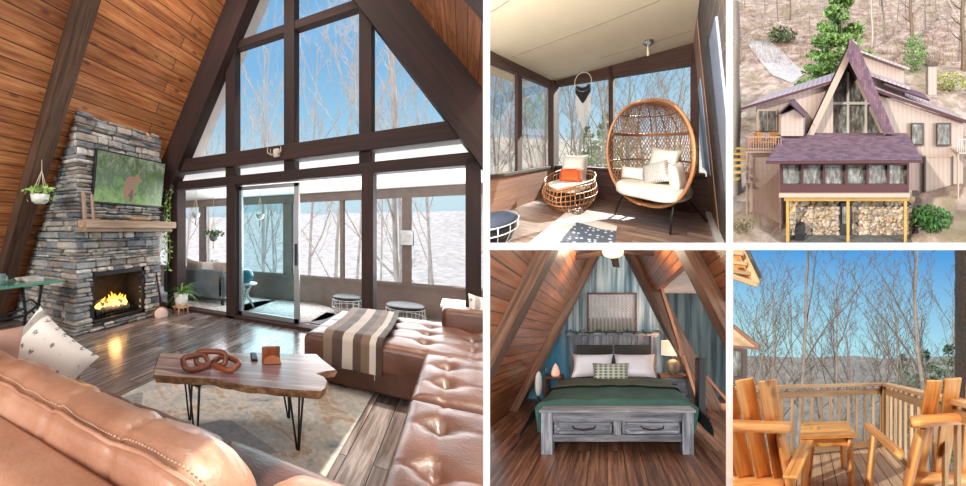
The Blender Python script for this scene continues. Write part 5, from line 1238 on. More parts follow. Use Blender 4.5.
face([(868, 92), (963, 122), (963, 196), (868, 196)], 17.6, .3, 'right_wing_wall', 'siding')
def win(x0, y0, x1, y1, Y, par=house, lab='window', fr='burg'):
    f = rect(x0, y0, x1, y1, Y, .06, 'window', 'dark_trim' if fr == 'burg' else 'fascia', par)
    w = rect(x0 + 1.6, y0 + 1.6, x1 - 1.6, y1 - 1.6, Y - .03, .04, 'pane', 'winterpane', f)
    return f
M['dark_trim'] = plain('dark_trim', C(96, 82, 76), .6)
win(910.5, 123, 924, 145.5, 17.5); win(936, 123, 951, 146, 17.5)
face([(926, 192), (952, 192), (952, 157), (926, 157)], 17.52, .06, 'cellar_door', 'siding'); 
for x in (925, 952.5): rect(x - .7, 156, x + .7, 194, 17.48, .06, 'corner_board', 'dark_trim')
rect(925, 155.5, 953, 157, 17.48, .06, 'corner_board', 'fascia')
# chimney
mb = MB(); q = H(931, 90, 20.5); mb.box(q.x - .33, q.x + .38, 20.2, 20.9, q.z - .4, H(931, 65, 20.5).z, .02); ck = hp_('chimney', mb, 'siding')
mb = MB(); mb.box(q.x - .42, q.x + .46, 20.12, 20.98, H(931, 66, 20.5).z, H(931, 63.5, 20.5).z, .01); hp_('chimney_cap', mb, 'dark_trim', ck)
# left wing
a, b = H(741, 108, 16.6), H(838, 79, 16.6)
slab([a, b, b + Vector((-.2, 3.0, .55)), a + Vector((1.0, 3.0, .75))], .18, 'roof_slope', 'metal_roof')
mb = MB(); mb.beam(a + Vector((0, -.02, -.06)), b + Vector((0, -.02, -.06)), .05, .16); hp_('fascia_board', mb, 'burgundy')
face([(756, 106), (833, 84), (833, 150), (756, 150)], 16.9, .2, 'left_wing_wall', 'siding')
f = rect(757, 109, 777, 131, 16.8, .06, 'patio_door', 'fascia'); 
for a_, b_ in ((759, 766.5), (768, 775.5)): rect(a_, 111, b_, 131, 16.76, .04, 'pane', 'winterpane', f)
# small gabled bay
face([(781, 136), (803, 136), (803, 116), (793, 109), (781, 115)], 16.0, .9, 'bay_wall', 'siding')
r0 = H(790, 102, 15.7); 
slab([H(775, 116, 15.8), r0 + Vector((0, 0, 0)), r0 + Vector((0, 1.3, .1)), H(775, 116, 15.8) + Vector((0, 1.3, .1))], .1, 'bay_roof', 'shingle')
slab([r0, H(805, 117, 15.8), H(805, 117, 15.8) + Vector((0, 1.3, .1)), r0 + Vector((0, 1.3, .1))], .1, 'bay_roof', 'shingle')
# glazed porch
e0, e1 = H(766, 161, Yp - .5), H(923, 160, Yp - .5); t0, t1 = H(785, 133, Yg - .2), H(907, 133, Yg - .2)
slab([e0, e1, t1, t0], .10, 'porch_roof', 'shingle'); mb = MB(); mb.beam(e0 - Vector((0, .01, .08)), e1 - Vector((0, .01, .08)), .05, .13); hp_('fascia_board', mb, 'burgundy')
rect(780, 184, 909, 193.5, Yp, .12, 'porch_wall', 'burgundy'); rect(779, 193.5, 910, 197.5, Yp - .1, .5, 'rim_board', 'fascia')
rect(780, 162, 909, 165, Yp, .12, 'porch_header', 'burgundy')
pw = rect(783, 164, 907, 185, Yp + .06, .03, 'porch_window', 'winterpane')
for x in (781, 802, 824, 846.5, 867.5, 888.5, 908): rect(x - 1.2, 164, x + 1.2, 185, Yp - .01, .12, 'mullion', 'burgundy')
mb = MB(); q0, q1 = H(783, 196, Yp), H(907, 196, Yp); mb.box(q0.x, q1.x, Yp, Yg + .4, q0.z - .1, q0.z); hp_('porch_floor', mb, 'yellow_wood')
mb = MB(); mb.box(q0.x, q0.x + .1, Yp, Yg, q0.z, q0.z + .45); mb.box(q1.x - .1, q1.x, Yp, Yg, q0.z, q0.z + .45); hp_('porch_side_wall', mb, 'burgundy')
for x in (787.5, 848, 905.5):
    q = H(x, 243, Yp); mb = MB(); mb.box(q.x - .085, q.x + .085, Yp, Yp + .17, -.2, H(x, 200, Yp).z, .01, grain=2); hp_('porch_post', mb, 'yellow_wood')
rect(784, 197.5, 909, 201, Yp - .02, .2, 'porch_beam', 'yellow_wood')
mb = MB(); a, b = H(789, 214, Yp + .1), H(797, 202, Yp + .1); mb.beam(a, b, .1, .1); hp_('brace', mb, 'yellow_wood')
# stone basement wall: each boulder modelled in the wall mesh
g = random.Random(12); q0, q1 = H(790, 243, 14.6), H(912, 243, 14.6)
mb = MB(); mb.box(q0.x, q1.x, 14.62, 14.8, -.3, 2.6); hp_('basement_core', mb, 'fascia')
mb = MB(); dx0, dx1 = H(840, 230, 14.6).x, H(852, 230, 14.6).x
for _ in range(620):
    x, z = g.uniform(q0.x, q1.x), g.uniform(-.2, 2.5)
    if dx0 - .05 < x < dx1 + .05 and z < 2.1: continue
    r_ = g.uniform(.09, .21); mb.sup((x, 14.6, z), (r_, .07, r_ * g.uniform(.6, .9)), .8, .8, n=7, m=4, rv=g.random())
hp_('basement_stonework', mb, 'cobble')
M['door_dark'] = plain('door_dark', C(38, 44, 54), .4)
mb = MB(); mb.box(dx0, dx1, 14.5, 14.6, 0, 1.95, .05); dd = hp_('basement_door', mb, 'door_dark'); mb = MB(); mb.box(dx0 + .12, dx1 - .12, 14.47, 14.51, .7, 1.7, .05); hp_('pane', mb, 'winterpane', dd)
# patio slab, grill
M['patio'] = stone('patio', [(0, C(110, 112, 112)), (1, C(150, 150, 146))], 4, .9, .5)
mb = MB(); mb.box(H(785, 243, 14).x, H(912, 243, 14).x, 12.8, 14.6, -.05, .01); tag(hp_('patio_paving', mb, 'patio'), None)
q = H(800, 240, 14.2); gr_ = thing('barbecue_grill', 'black kettle-lidded barbecue grill under the porch by the left post', 'grill', P, (q.x, 14.2, 0))
mb = MB(); mb.box(q.x - .28, q.x + .28, 14.0, 14.45, .35, .62, .04); obj('firebox', mb, M['black'], P, gr_)
mb = MB(); mb.sup((q.x, 14.22, .66), (.28, .24, .26), .7, .6); obj('lid', mb, M['black'], P, gr_)
mb = MB(); mb.box(q.x - .26, q.x + .26, 14.02, 14.43, .02, .36, .01); obj('cart', mb, M['iron'], P, gr_)
# side deck with railing, lattice and chairs
yd = 15.2
D0, D1 = H(746, 151, yd), H(781, 151, yd); dk = thing('side_deck', 'pink-grey raised side deck with baluster railing and lattice skirt', 'deck', P, ((D0.x + D1.x) / 2, yd, 0))
mb = MB(); mb.box(D0.x, D1.x + .8, yd, 17.0, D0.z - .12, D0.z); obj('deck_boards', mb, M['deck_pink'], P, dk)
rz_ = D0.z + .85
for nm, p, q in (('railing', (D0.x, yd), (D1.x, yd)), ('railing', (D0.x, yd), (D0.x, 17))):
    mb = MB(); p3, q3 = Vector((p[0], p[1], rz_)), Vector((q[0], q[1], rz_)); mb.beam(p3, q3, .09, .06); mb.beam(p3 - Vector((0, 0, .72)), q3 - Vector((0, 0, .72)), .05, .05)
    for k in range(15): c_ = p3.lerp(q3, k / 14); mb.box(c_.x - .018, c_.x + .018, c_.y - .018, c_.y + .018, D0.z, rz_)
    obj(nm, mb, M['deck_pink'], P, dk)
mb = MB(); L_ = D1.x - D0.x; hgt = D0.z - .15
for k in range(-12, 16):
    for s_ in (1, -1):
        x0 = D0.x + k * .17; pts = []
        for tt_ in [j / 20 for j in range(21)]:
            x = x0 + s_ * hgt * tt_ + (hgt if s_ < 0 else 0); z = .0 + hgt * tt_
            if D0.x <= x <= D1.x: pts.append(Vector((x, yd + .05, z)))
        if len(pts) > 1: mb.beam(pts[0], pts[-1], .02, .04)
mb.box(D0.x, D0.x + .1, yd, yd + .1, -.2, D0.z); mb.box(D1.x - .1, D1.x, yd, yd + .1, -.2, D0.z)
obj('lattice_skirt', mb, M['deck_pink'], P, dk)
mb = MB(); mb.box(D0.x + .1, D1.x, yd + .4, 17, -.2, D0.z - .15); obj('crawl_space', mb, M['siding'], P, dk)
def little_chair(px_, Y, lab):
    q = H(px_, 135, Y); c_ = thing('deck_chair', lab, 'chair', P, (q.x, Y, D0.z)); z = D0.z
    mb = MB(); mb.box(-.25, .25, -.25, .22, .30, .34, T=TR(q.x, Y, z)); obj('seat', mb, M['orange_wood'], P, c_)
    mb = MB()
    for k in range(5): mb.box(-.26 + k * .105, -.17 + k * .105, .2, .24, .25, .95 - .03 * abs(k - 2), T=TR(q.x, Y, z, rx=R(-12)))
    obj('backrest', mb, M['orange_wood'], P, c_)
    for sg in (-1, 1):
        mb = MB(); mb.box(sg * .30 - .05, sg * .30 + .05, -.32, .3, .52, .56, T=TR(q.x, Y, z)); obj('arm', mb, M['orange_wood'], P, c_)
        mb = MB(); mb.box(sg * .28 - .03, sg * .28 + .03, -.28, -.2, .0, .52, T=TR(q.x, Y, z)); obj('leg', mb, M['orange_wood'], P, c_)
little_chair(756.5, 16.1, 'orange wooden deck chair at the outer corner of the side deck'); little_chair(772, 16.2, 'orange wooden deck chair next to the patio door')
q = H(763, 148, 15.7); tb = thing('deck_table', 'small orange wooden table between the two deck chairs', 'table', P, (q.x, 15.6, D0.z))
mb = MB(); mb.box(q.x - .3, q.x + .3, 15.4, 15.8, D0.z + .38, D0.z + .43); obj('tabletop', mb, M['orange_wood'], P, tb)
for x in (-.25, .22):
    for y in (15.43, 15.72): mb = MB(); mb.box(q.x + x, q.x + x + .05, y, y + .05, D0.z, D0.z + .38); obj('leg', mb, M['orange_wood'], P, tb)
# wooden steps down from the deck, garden steps right, right-hand balcony
q = H(740, 160, 15.4); sp_ = thing('wooden_steps', 'yellow wooden steps leading down beside the side deck', 'steps', P, (q.x, 15, 0))
for k in range(6):
    mb = MB(); z = D0.z - .05 - k * .26; mb.box(q.x - .55, D0.x - .05, 15.9 - k * .32, 16.2 - k * .32, z - .06, z, .005); obj('tread', mb, M['yellow_wood'], P, sp_)
mb = MB(); mb.beam((q.x - .5, 16.2, D0.z - .1), (q.x - .5, 14.2, D0.z - 1.7), .05, .2); obj('stringer', mb, M['yellow_wood'], P, sp_)
q = H(914, 205, 15.8); ts = thing('timber_steps', 'dark timber garden steps beside the stone basement wall', 'steps', P, (q.x, 15.8, 0))
for k in range(6): mb = MB(); z = 1.5 - k * .27; mb.box(q.x - .28, q.x + .6, 16.6 - k * .42, 17.0 - k * .42, z - .25, z, .02); obj('tread', mb, M['dark_trim'], P, ts)
q0, q1 = H(957, 152, 16.5), H(990, 152, 16.5); bl_ = thing('side_balcony', 'white-railed balcony at the end of the right wing', 'balcony', P, ((q0.x + q1.x) / 2, 16.5, 0))
mb = MB(); mb.box(q0.x, q1.x, 16.4, 18.5, q0.z - .1, q0.z); obj('balcony_floor', mb, M['fascia'], P, bl_)
mb = MB(); mb.beam((q0.x, 16.45, q0.z + .85), (q1.x, 16.45, q0.z + .85), .08, .06)
for k in range(18): x = q0.x + (q1.x - q0.x) * k / 17; mb.box(x - .015, x + .015, 16.43, 16.47, q0.z, q0.z + .85)
obj('railing', mb, M['white_cer'], P, bl_); mb = MB(); mb.box(q0.x, q0.x + .1, 16.4, 16.5, -.2, q0.z); obj('post', mb, M['fascia'], P, bl_)

# ground, drive, woods
M['litter'] = stone('leaf_litter', [(0, C(150, 128, 112)), (1, C(176, 154, 138))], 2.2, 1, .8, .3)
t = NT('forest_floor'); v = t.a.outputs['Vector']; n = t.noise(t.vec((.35, .35, .9), v), 1.5, 10, .75, .6); n2 = t.noise(v, .25, 3)
c = t.ramp(n, [(.32, C(120, 98, 90)), (.46, C(178, 154, 142)), (.56, C(212, 192, 180)), (.7, C(236, 226, 220))]); c = t.mix(t.ramp(n2, [(.5, (0, 0, 0, 1)), (.65, (.5, .5, .5, 1))]), c, C(150, 140, 92)); t.col(c); M['forest_floor'] = t.set(1)
def gh(x, y):
    b = 0 if y < 16 else min((y - 16) * .28, 1.4)
    z = b + max(0, y - 21) * .62 + .22 * mnoise.noise(Vector((x * .5, y * .5, 0))) * (1 if y < 20 else 2.5) + .5 * mnoise.noise(Vector((x * .1, y * .1, 4))) * (y > 20)
    if x < -3.9 and y < 17: z += min(.9, (-3.9 - x) * .5) * (1 if y > 13 else .6)
    if x > 3.4 and y < 18: z += min(1.3, (x - 3.4) * .35)
    return z - .08
mb = MB(); mb.grid(lambda u, v: (-32 + 64 * u, 8 + 82 * v ** 1.4, gh(-32 + 64 * u, 8 + 82 * v ** 1.4)), 110, 120); struct('ground_forest_floor', mb, M['forest_floor'], P)
M['gravel'] = plain('gravel', C(206, 202, 204), 1, var=.15, nscale=3)
def hit(px_, py_):
    r_ = P.ray(px_, py_); t_ = 15.0
    while t_ < 90:
        p = Vector((r_.x * t_, r_.y * t_, P.h + r_.z * t_))
        if p.z < gh(p.x, p.y): return p
        t_ += .1
    return p
def drive_pt(u, v):
    L = [(745, 41), (760, 62), (772, 76), (792, 84)]; Rr = [(771, 42), (786, 56), (796, 66), (806, 74)]
    k = v * 2.999; i = int(k); f_ = k - i
    a = (L[i][0] * (1 - f_) + L[i + 1][0] * f_, L[i][1] * (1 - f_) + L[i + 1][1] * f_); b = (Rr[i][0] * (1 - f_) + Rr[i + 1][0] * f_, Rr[i][1] * (1 - f_) + Rr[i + 1][1] * f_)
    p = hit(a[0] * (1 - u) + b[0] * u, a[1] * (1 - u) + b[1] * u); return (p.x, p.y, gh(p.x, p.y) + .12)
mb = MB(); mb.grid(drive_pt, 6, 16); struct('road_driveway', mb, M['gravel'], P)
def bush(pl, at, r, n, size, lab, mt, seed=0, cat='bush', group=None):
    g = random.Random(seed); o = thing('bush', lab, cat, pl, at, group); mb = MB()
    for k in range(6): a = k * 1.05; mb.tube([at, Vector(at) + Vector((math.cos(a) * r[0] * .6, math.sin(a) * r[1] * .6, r[2] * 1.2))], [.03, .008], 4)
    obj('stems', mb, M['bark'], pl, o); mb = MB(); leaf_blob(mb, Vector(at) + Vector((0, 0, r[2] * .9)), r, n, size, g); obj('foliage', mb, mt, pl, o)
p = hit(782, 44); bush(P, (p.x, p.y, gh(p.x, p.y)), (2.6, 1.6, 1.6), 600, .30, 'rounded green rhododendron bush beside the pale driveway', plain('rhodo', C(112, 132, 88), .7, var=.5, nscale=2), 1)
p = Vector((H(932, 222, 14.3).x, 14.3, .3)); bush(P, (p.x, 14.6, gh(p.x, 14.6)), (1.25, .9, .65), 700, .14, 'bright green laurel bush below the right wing wall', plain('laurel', C(84, 140, 66), .6, var=.5, nscale=4), 2)
p = hit(915, 72); bush(P, (p.x, p.y, gh(p.x, p.y)), (1.8, 1.4, 2.9), 600, .22, 'bright green upright bush behind the stepped dormers', plain('greenbush', C(128, 178, 92), .7, var=.4, nscale=2), 3)
p = hit(950, 92); bush(P, (p.x, p.y, gh(p.x, p.y)), (2.4, 1.5, 1.3), 420, .22, 'yellow-green bush behind the right wing chimney', plain('yelbush', C(186, 190, 110), .7, var=.35, nscale=2), 4)
p = Vector((H(745, 225, 13.6).x, 13.6, 0)); bush(P, (p.x - .1, 13.6, gh(p.x, 13.6)), (.7, .5, .35), 160, .10, 'low dry shrub on the bank below the lattice', plain('dryb', C(150, 132, 92), .9, var=.5, nscale=6), 5)
p = hit(841, 56); conifer(P, (H(841, 60, 24).x, 24, gh(-.7, 24)), 16, 5.6, 210, .24, 'dense bright green pine tree standing behind the A-frame ridge', None, plain('pine_green', C(160, 192, 116), .7, var=.35, nscale=1.2), 51, 11)
p = hit(812, 62); conifer(P, (H(815, 62, 23).x, 23, gh(-3, 23)), 4.0, 1.6, 26, .22, 'short yellowish young pine in front of the dense pine', None, plain('pine_yellow', C(158, 164, 104), .8, var=.4, nscale=1.5), 52, 8)
g = random.Random(77)
q = H(736.5, 110, 18.5); ot = thing('tall_tree', 'tall straight pale tree trunk at the outer edge beside the side deck steps', 'tree', P, (q.x, 18.5, 0))
mb = MB(); mb.tube([(q.x + .05 * math.sin(k), 18.5, -.5 + k * .9) for k in range(18)], [.32 - .006 * k for k in range(18)], 10); obj('trunk', mb, M['bark'], P, ot)
mb = MB()
for k in range(9): z = 5.5 + k * .9; s_ = 1 if k % 3 else -1; mb.tube([(q.x, 18.5, z), (q.x + s_ * .5, 18.6, z + .3), (q.x + s_ * 1.0, 18.7, z + .9)], [.06, .04, .012], 5)
obj('branches', mb, M['bark_pale'], P, ot)
for i, (px_, py_, sc_) in enumerate(((778, 22, 1.2), (765, 14, 1.0), (800, 18, 1.1), (792, 24, .9), (870, 20, 1.0), (885, 44, 1.25), (897, 22, 1.0), (911, 44, 1.6), (925, 30, 1.0), (936, 18, 1.1), (948, 30, 1.2), (960, 60, 1.5), (905, 12, 1.0), (880, 8, .9), (755, 30, 1.1), (820, 12, 1.0), (952, 10, 1.0), (930, 6, .9), (745, 8, 1.0), (810, 34, .8), (962, 20, 1.0))):
    p = hit(px_, py_); bare_tree(P, (p.x, p.y, gh(p.x, p.y) - .3), i % 6, sc_ * g.uniform(1.2, 1.7), g.uniform(0, 6.28), 'leafless tree standing in the woods above the chalet roofs', 'leafless trees on the hillside above the chalet')
for px_, py_, r_, mt, lab in ((872, 48, .26, 'bark_pale', 'pale straight tree trunk rising right behind the A-frame ridge'), (911, 46, .34, 'bark_brown', 'thick brown tree trunk above the stepped dormer roofs'), (963, 70, .36, 'bark_brown', 'thick brown tree trunk above the yellow-green bush'), (790, 20, .2, 'bark_brown', 'slim brown tree trunk uphill between the drive and the dense pine')):
    if mt not in M: M[mt] = plain(mt, C(128, 108, 88), .9, var=.3, nscale=4)
    p = hit(px_, py_); p.z = gh(p.x, p.y); o = thing('tall_tree', lab, 'tree', P, p)
    mb = MB(); mb.tube([p + Vector((.12 * math.sin(k * .8), 0, k * 1.3 - .3)) for k in range(12)], [r_ * (1 - .05 * k) for k in range(12)], 9); obj('trunk', mb, M[mt], P, o)
    mb = MB()
    for k in range(8): s_ = 1 if k % 2 else -1; b = p + Vector((0, 0, 4 + k * 1.1)); mb.tube([b, b + Vector((s_ * .9, .3, .7)), b + Vector((s_ * 1.9, .5, 2.0))], [r_ * .3, r_ * .2, .015], 4)
    obj('branches', mb, M[mt], P, o)
M['brush'] = plain('brush', C(168, 134, 118), 1, var=.3, nscale=2)
mb = MB()
for _ in range(1500):                              # tangled undergrowth nobody could count
    p = hit(g.uniform(735, 966), g.uniform(-5, 66)); b = Vector((p.x, p.y, gh(p.x, p.y)))
    for k in range(3): d = Vector((g.uniform(-.7, .7), g.uniform(-.4, .4), g.uniform(.5, 1.4))); mb.tube([b, b + d * .6 + Vector((g.uniform(-.2, .2), 0, 0)), b + d * 1.2], [.018, .014, .005], 3, caps=False)
tag(obj('undergrowth', mb, M['brush'], P), 'tangled pinkish brush covering the wooded hillside behind the chalet', 'undergrowth', kind='stuff')

# ================================================================ THE DECK
P = DECK
M['cedar'] = wood('cedar', C(180, 116, 56), C(230, 168, 92), C(246, 202, 132), .55, knots=.7, rvar=.15)
M['rail_wood'] = wood('rail_wood', C(168, 132, 92), C(200, 164, 120), C(218, 186, 144), .65)
M['deck_board'] = wood('deck_board', C(168, 134, 104), C(206, 172, 138), C(224, 196, 166), .6, (3, .14, .006), rvar=.12)
M['log_wood'] = wood('log_wood', C(184, 118, 58), C(224, 162, 94), C(240, 192, 134), .5, knots=.5, rvar=.12)
cn = P.fz(885, 384, .97)
mb = MB(); mb.box(-4.5, cn.x + .1, -.4, cn.y + .08, -.12, 0, grain=1); struct('floor_deck', mb, M['deck_board'], P)
def railing(p, q, lab, n, tops=True):
    r_ = thing('deck_railing', lab, 'railing', P, (p + q) / 2 * 1.0); up = Vector((0, 0, 1))
    mb = MB(); mb.beam(p + up * .0, q + up * .0, .14, .038, r=.004); obj('top_rail', mb, M['rail_wood'], P, r_)
    for h_ in (.07, .86): mb = MB(); mb.beam(p - up * (.97 - h_), q - up * (.97 - h_), .04, .085, r=.003); obj('cross_rail', mb, M['rail_wood'], P, r_)
    for k in range(n):
        c_ = p.lerp(q, (k + .5) / n); mb = MB(); mb.box(c_.x - .019, c_.x + .019, c_.y - .019, c_.y + .019, .04, .93, .002, grain=2); obj('baluster', mb, M['rail_wood'], P, r_)
    return r_
railing(Vector((-3.3, cn.y, .97)), Vector((cn.x, cn.y, .97)), 'long pale wooden deck railing facing the distant ridge', 34)
railing(Vector((cn.x, cn.y, .97)), Vector((cn.x, -.1, .97)), 'side deck railing running back behind the log chair with the wide slats', 20)
mb = MB(); mb.box(cn.x - .06, cn.x + .04, cn.y - .05, cn.y + .05, -.1, .95, .004, grain=2); tag(obj('railing_post', mb, M['rail_wood'], P), 'square corner post where the two deck railings meet', 'post')
def tip(px_, py_, t_): r_ = P.ray(px_, py_); return Vector((r_.x * t_, r_.y * t_, P.h + r_.z * t_))
def log(par, nm, a, b, r_, mt='log_wood', r2=None): mb = MB(); n = 9; pts = [a.lerp(b, k / (n - 1)) for k in range(n)]; rr = [(r_ + ((r2 or r_) - r_) * k / (n - 1)) * (1 if 0 < k < n - 1 else .93) for k in range(n)]; mb.tube(pts, rr, 14); return obj(nm, mb, M[mt], P, par)
def plank(par, nm, a, b, w, th, side_, mt='cedar', r=.008):
    mb = MB(); mb.beam(a, b, w, th, up=side_, r=r); return obj(nm, mb, M[mt], P, par)
# left log chair seen from behind
lc = thing('log_adirondack_chair', 'log-framed cedar adirondack chair seen from behind at the chalet eave side', 'chair', P, tip(765, 470, 1.5))
for i, (xa, ya, xb, yb) in enumerate(((724, 386, 752, 500), (744.5, 379, 769, 500), (767.5, 380, 784, 500))):
    a, b = tip(xa, ya, 1.25), tip(xb, yb, 1.62); plank(lc, 'back_slat', a, b, .125, .022, (.25, -1, .3))
for xa, xb in ((700, 742), (683, 730)): plank(lc, 'back_slat', tip(xa, 392, 1.25), tip(xb, 500, 1.62), .125, .022, (.25, -1, .3))
log(lc, 'back_log', tip(715, 425, 1.27), tip(791, 427.5, 1.3), .046)
log(lc, 'back_log', tip(715, 482, 1.5), tip(785, 484, 1.5), .05)
plank(lc, 'arm', tip(814, 427, 1.85), tip(790, 478, 1.25), .12, .03, (0, 0, 1))
log(lc, 'leg', tip(781, 434, 1.36), tip(793, 500, 1.52), .042); log(lc, 'leg', tip(812, 432, 1.80), tip(803, 515, 1.75), .045)
log(lc, 'stretcher', tip(797, 496, 1.2), tip(806, 492, 1.85), .035)
rc = thing('log_adirondack_chair', 'log-framed cedar adirondack chair seen from behind beside the big tree trunk', 'chair', P, tip(930, 470, 1.5))
for i, (xa, ya, xb, yb, w_) in enumerate(((934.5, 380, 913, 500, .125), (953, 378, 938, 500, .13), (975, 380, 964, 500, .13), (996, 384, 990, 500, .13))):
    plank(rc, 'back_slat', tip(xa, ya, 1.25), tip(xb, yb, 1.62), w_, .022, (-.25, -1, .3))
log(rc, 'back_log', tip(911, 422, 1.28), tip(990, 416, 1.3), .047)
log(rc, 'back_log', tip(905, 478, 1.5), tip(985, 478, 1.5), .05)
log(rc, 'arm', tip(867, 425, 1.75), tip(902, 456, 1.35), .040); log(rc, 'leg', tip(874, 428, 1.75), tip(866, 512, 1.75), .042); log(rc, 'leg', tip(921, 428, 1.38), tip(903, 505, 1.5), .045)
log(rc, 'stretcher', tip(868, 494, 1.7), tip(905, 500, 1.3), .033)
# side table
ta = [tip(801, 421, 2.2), tip(848, 420, 2.3), tip(856, 434, 1.85), tip(800, 436, 1.8)]
zt = P.fz(825, 428, .0); ztab = .56
ta = [P.fz(x, y, ztab) for x, y in ((801, 422), (846, 421), (857, 435), (800, 436.5))]
tb = thing('cedar_side_table', 'low cedar side table between the two log chairs', 'side table', P, ((ta[0].x + ta[2].x) / 2, (ta[0].y + ta[2].y) / 2, 0))
for k in range(5):
    a0, a1 = ta[0].lerp(ta[3], (k + .04) / 5), ta[0].lerp(ta[3], (k + .96) / 5); b0, b1 = ta[1].lerp(ta[2], (k + .04) / 5), ta[1].lerp(ta[2], (k + .96) / 5)
    mb = MB(); mb.prism([a0, a1, b1, b0], (0, 0, -.03), grain=0); obj('top_board', mb, M['cedar'], P, tb)
cc = sum(ta, Vector()) / 4
for p in ta: q = cc + (p - cc) * .78; log(tb, 'leg', Vector((q.x, q.y, ztab - .03)), Vector((q.x + (q.x - cc.x) * .1, q.y, 0)), .035)
plank(tb, 'apron', cc + (ta[3] - cc) * .78 - Vector((0, 0, .08)), cc + (ta[2] - cc) * .78 - Vector((0, 0, .08)), .03, .09, (0, 0, 1))
# the two eaves of the chalet at the edge of the deck
ro = thing('roof_eave', 'open eave with pale rafters and grey shingles above the deck', 'roof', P, tip(740, 260, 3))
a, b = tip(735, 246, 3.2), tip(757, 285, 3.0); 
mb = MB(); mb.prism([tip(720, 240, 3.1), tip(738, 240, 3.1), tip(757.5, 286, 3.0), tip(720, 272, 3.0)], Vector((0, .03, .02)), grain=0); obj('soffit_boards', mb, M['cedar'], P, ro)
mb = MB(); mb.beam(tip(738, 243, 3.05), tip(757.5, 284, 2.95), .03, .12); mb.beam(tip(757.5, 285, 2.95), tip(715, 270.5, 2.95), .03, .09); obj('fascia_board', mb, M['rail_wood'], P, ro)
mb = MB(); mb.prism([tip(740, 240, 3.2), tip(744, 240, 3.2), tip(761.5, 278, 3.05), tip(758, 279, 3.05)], Vector((0, .05, .05))); obj('shingle_edge', mb, plain('greyshingle', C(84, 82, 76), .9, var=.4, nscale=30), P, ro)
for k in range(3): mb = MB(); mb.beam(tip(722, 252 + k * 9, 2.95), tip(743 + k * 4, 254 + k * 10, 2.98), .04, .06); obj('rafter', mb, M['rail_wood'], P, ro)
r2 = thing('porch_eave', 'low pale porch eave with windows at the outer edge of the deck view', 'roof', P, tip(740, 340, 4))
mb = MB(); mb.prism([tip(722, 318, 4.2), tip(734, 326, 4.2), tip(758.5, 349, 4.0), tip(722, 345, 4.0)], Vector((0, .06, .02))); obj('soffit', mb, M['soffit_tan'], P, r2)
mb = MB(); mb.beam(tip(732, 325, 4.05), tip(759, 347, 3.95), .05, .09); mb.beam(tip(759, 348.5, 3.95), tip(715, 345, 3.95), .04, .06); obj('fascia_board', mb, M['porch_panel'], P, r2)
mb = MB(); mb.prism([tip(722, 346, 4.4), tip(746, 349, 4.4), tip(746, 400, 4.4), tip(722, 400, 4.4)], Vector((0, .1, 0))); obj('porch_wall', mb, M['dark_trim'], P, r2)
mb = MB(); mb.prism([tip(728, 350, 4.38), tip(741, 352, 4.38), tip(741, 376, 4.38), tip(728, 376, 4.38)], Vector((0, .02, 0))); obj('window', mb, M['winterpane'], P, r2)
# ridge and woods beyond the deck
t = NT('ridge'); n = t.noise(t.vec((1, 1, 1), t.a.outputs['Vector']), .35, 8, .75); t.col(t.ramp(n, [(.3, C(112, 106, 102)), (.5, C(150, 142, 136)), (.7, C(182, 174, 164))])); M['ridge'] = t.set(1)
def hd(x, y):
    d = max(0, math.hypot(x, y)); return -5 - 3.5 * math.exp(-((d - 25) / 14) ** 2) + (11.2 + 1.6 * mnoise.noise(Vector((x * .03, 1, 0))) + .4 * mnoise.noise(Vector((x * .2, 5, 0)))) / (1 + math.exp(-(d - 62) / 9)) + .5 * mnoise.noise(Vector((x * .1, y * .1, 0)))
mb = MB(); mb.grid(lambda u, v: (lambda d, a: (d * math.sin(a), d * math.cos(a), hd(d * math.sin(a), d * math.cos(a))))(5 + 110 * v ** 1.3, R(-75 + 130 * u)), 80, 60); struct('ground_valley', mb, M['ridge'], P)
g = random.Random(91); M['bark_deck'] = plain('bark_deck', C(118, 108, 100), .9, var=.3, nscale=5); M['twig_deck'] = plain('twig_deck', C(88, 76, 66), .9, var=.3, nscale=5)
for i, (px_, d, k, sc_, zs) in enumerate(((742, 9, 1, 1.0, 1), (754, 8, 0, 1.0, 1), (768, 11, 2, 1.1, 1), (780, 9.5, 3, .95, 1), (789, 6.2, 4, 1.25, 1.1), (803, 10, 5, 1.1, 1), (816, 8.5, 0, .9, 1), (831, 7.5, 2, 1.05, 1), (836, 12, 1, 1.1, 1), (850, 10, 4, .95, 1), (861, 13, 3, 1.1, 1), (874, 9, 5, .85, 1), (888, 11, 0, 1.0, 1), (902, 8, 2, .9, 1), (915, 10, 3, 1.1, 1), (928, 8.5, 1, 1.0, 1), (937, 6.0, 5, 1.25, 1), (945, 11, 4, 1.1, 1), (820, 15, 3, 1.1, 1), (775, 15, 0, 1.2, 1), (895, 15, 1, 1.1, 1), (760, 6.8, 5, 1.0, 1), (846, 17, 2, 1.1, 1), (912, 17, 4, 1.2, 1))):
    q = P.ray(px_, 366) * d; bare_tree(P, (q.x, q.y, -5.2), k, sc_, g.uniform(0, 6.28), 'leafless tree rising beyond the deck railing against the blue sky', 'leafless trees beyond the deck railing', (M['bark_deck'], M['twig_deck']), zs=zs)
M['green_deck'] = plain('green_deck', C(104, 126, 92), .8, var=.45, nscale=2)
for i, (px_, d, H_, w_) in enumerate(((925, 9.5, 7.4, 2.3), (903, 13, 7.4, 2.2), (948, 10, 7.8, 2.6))):
    q = P.ray(px_, 366) * d; conifer(P, (q.x, q.y, -5), H_, w_, 22, .13, ['thin grey-green evergreen nearest the right-hand slats', 'small far evergreen at the middle of the ridge', 'drooping grey-green evergreen in front of the big trunk'][i], 'evergreens beyond the deck', M['green_deck'], 60 + i, 10)
bt = thing('big_tree_trunk', 'massive rough brown tree trunk filling the edge of the deck view', 'tree', P, tip(966, 480, 3.6))
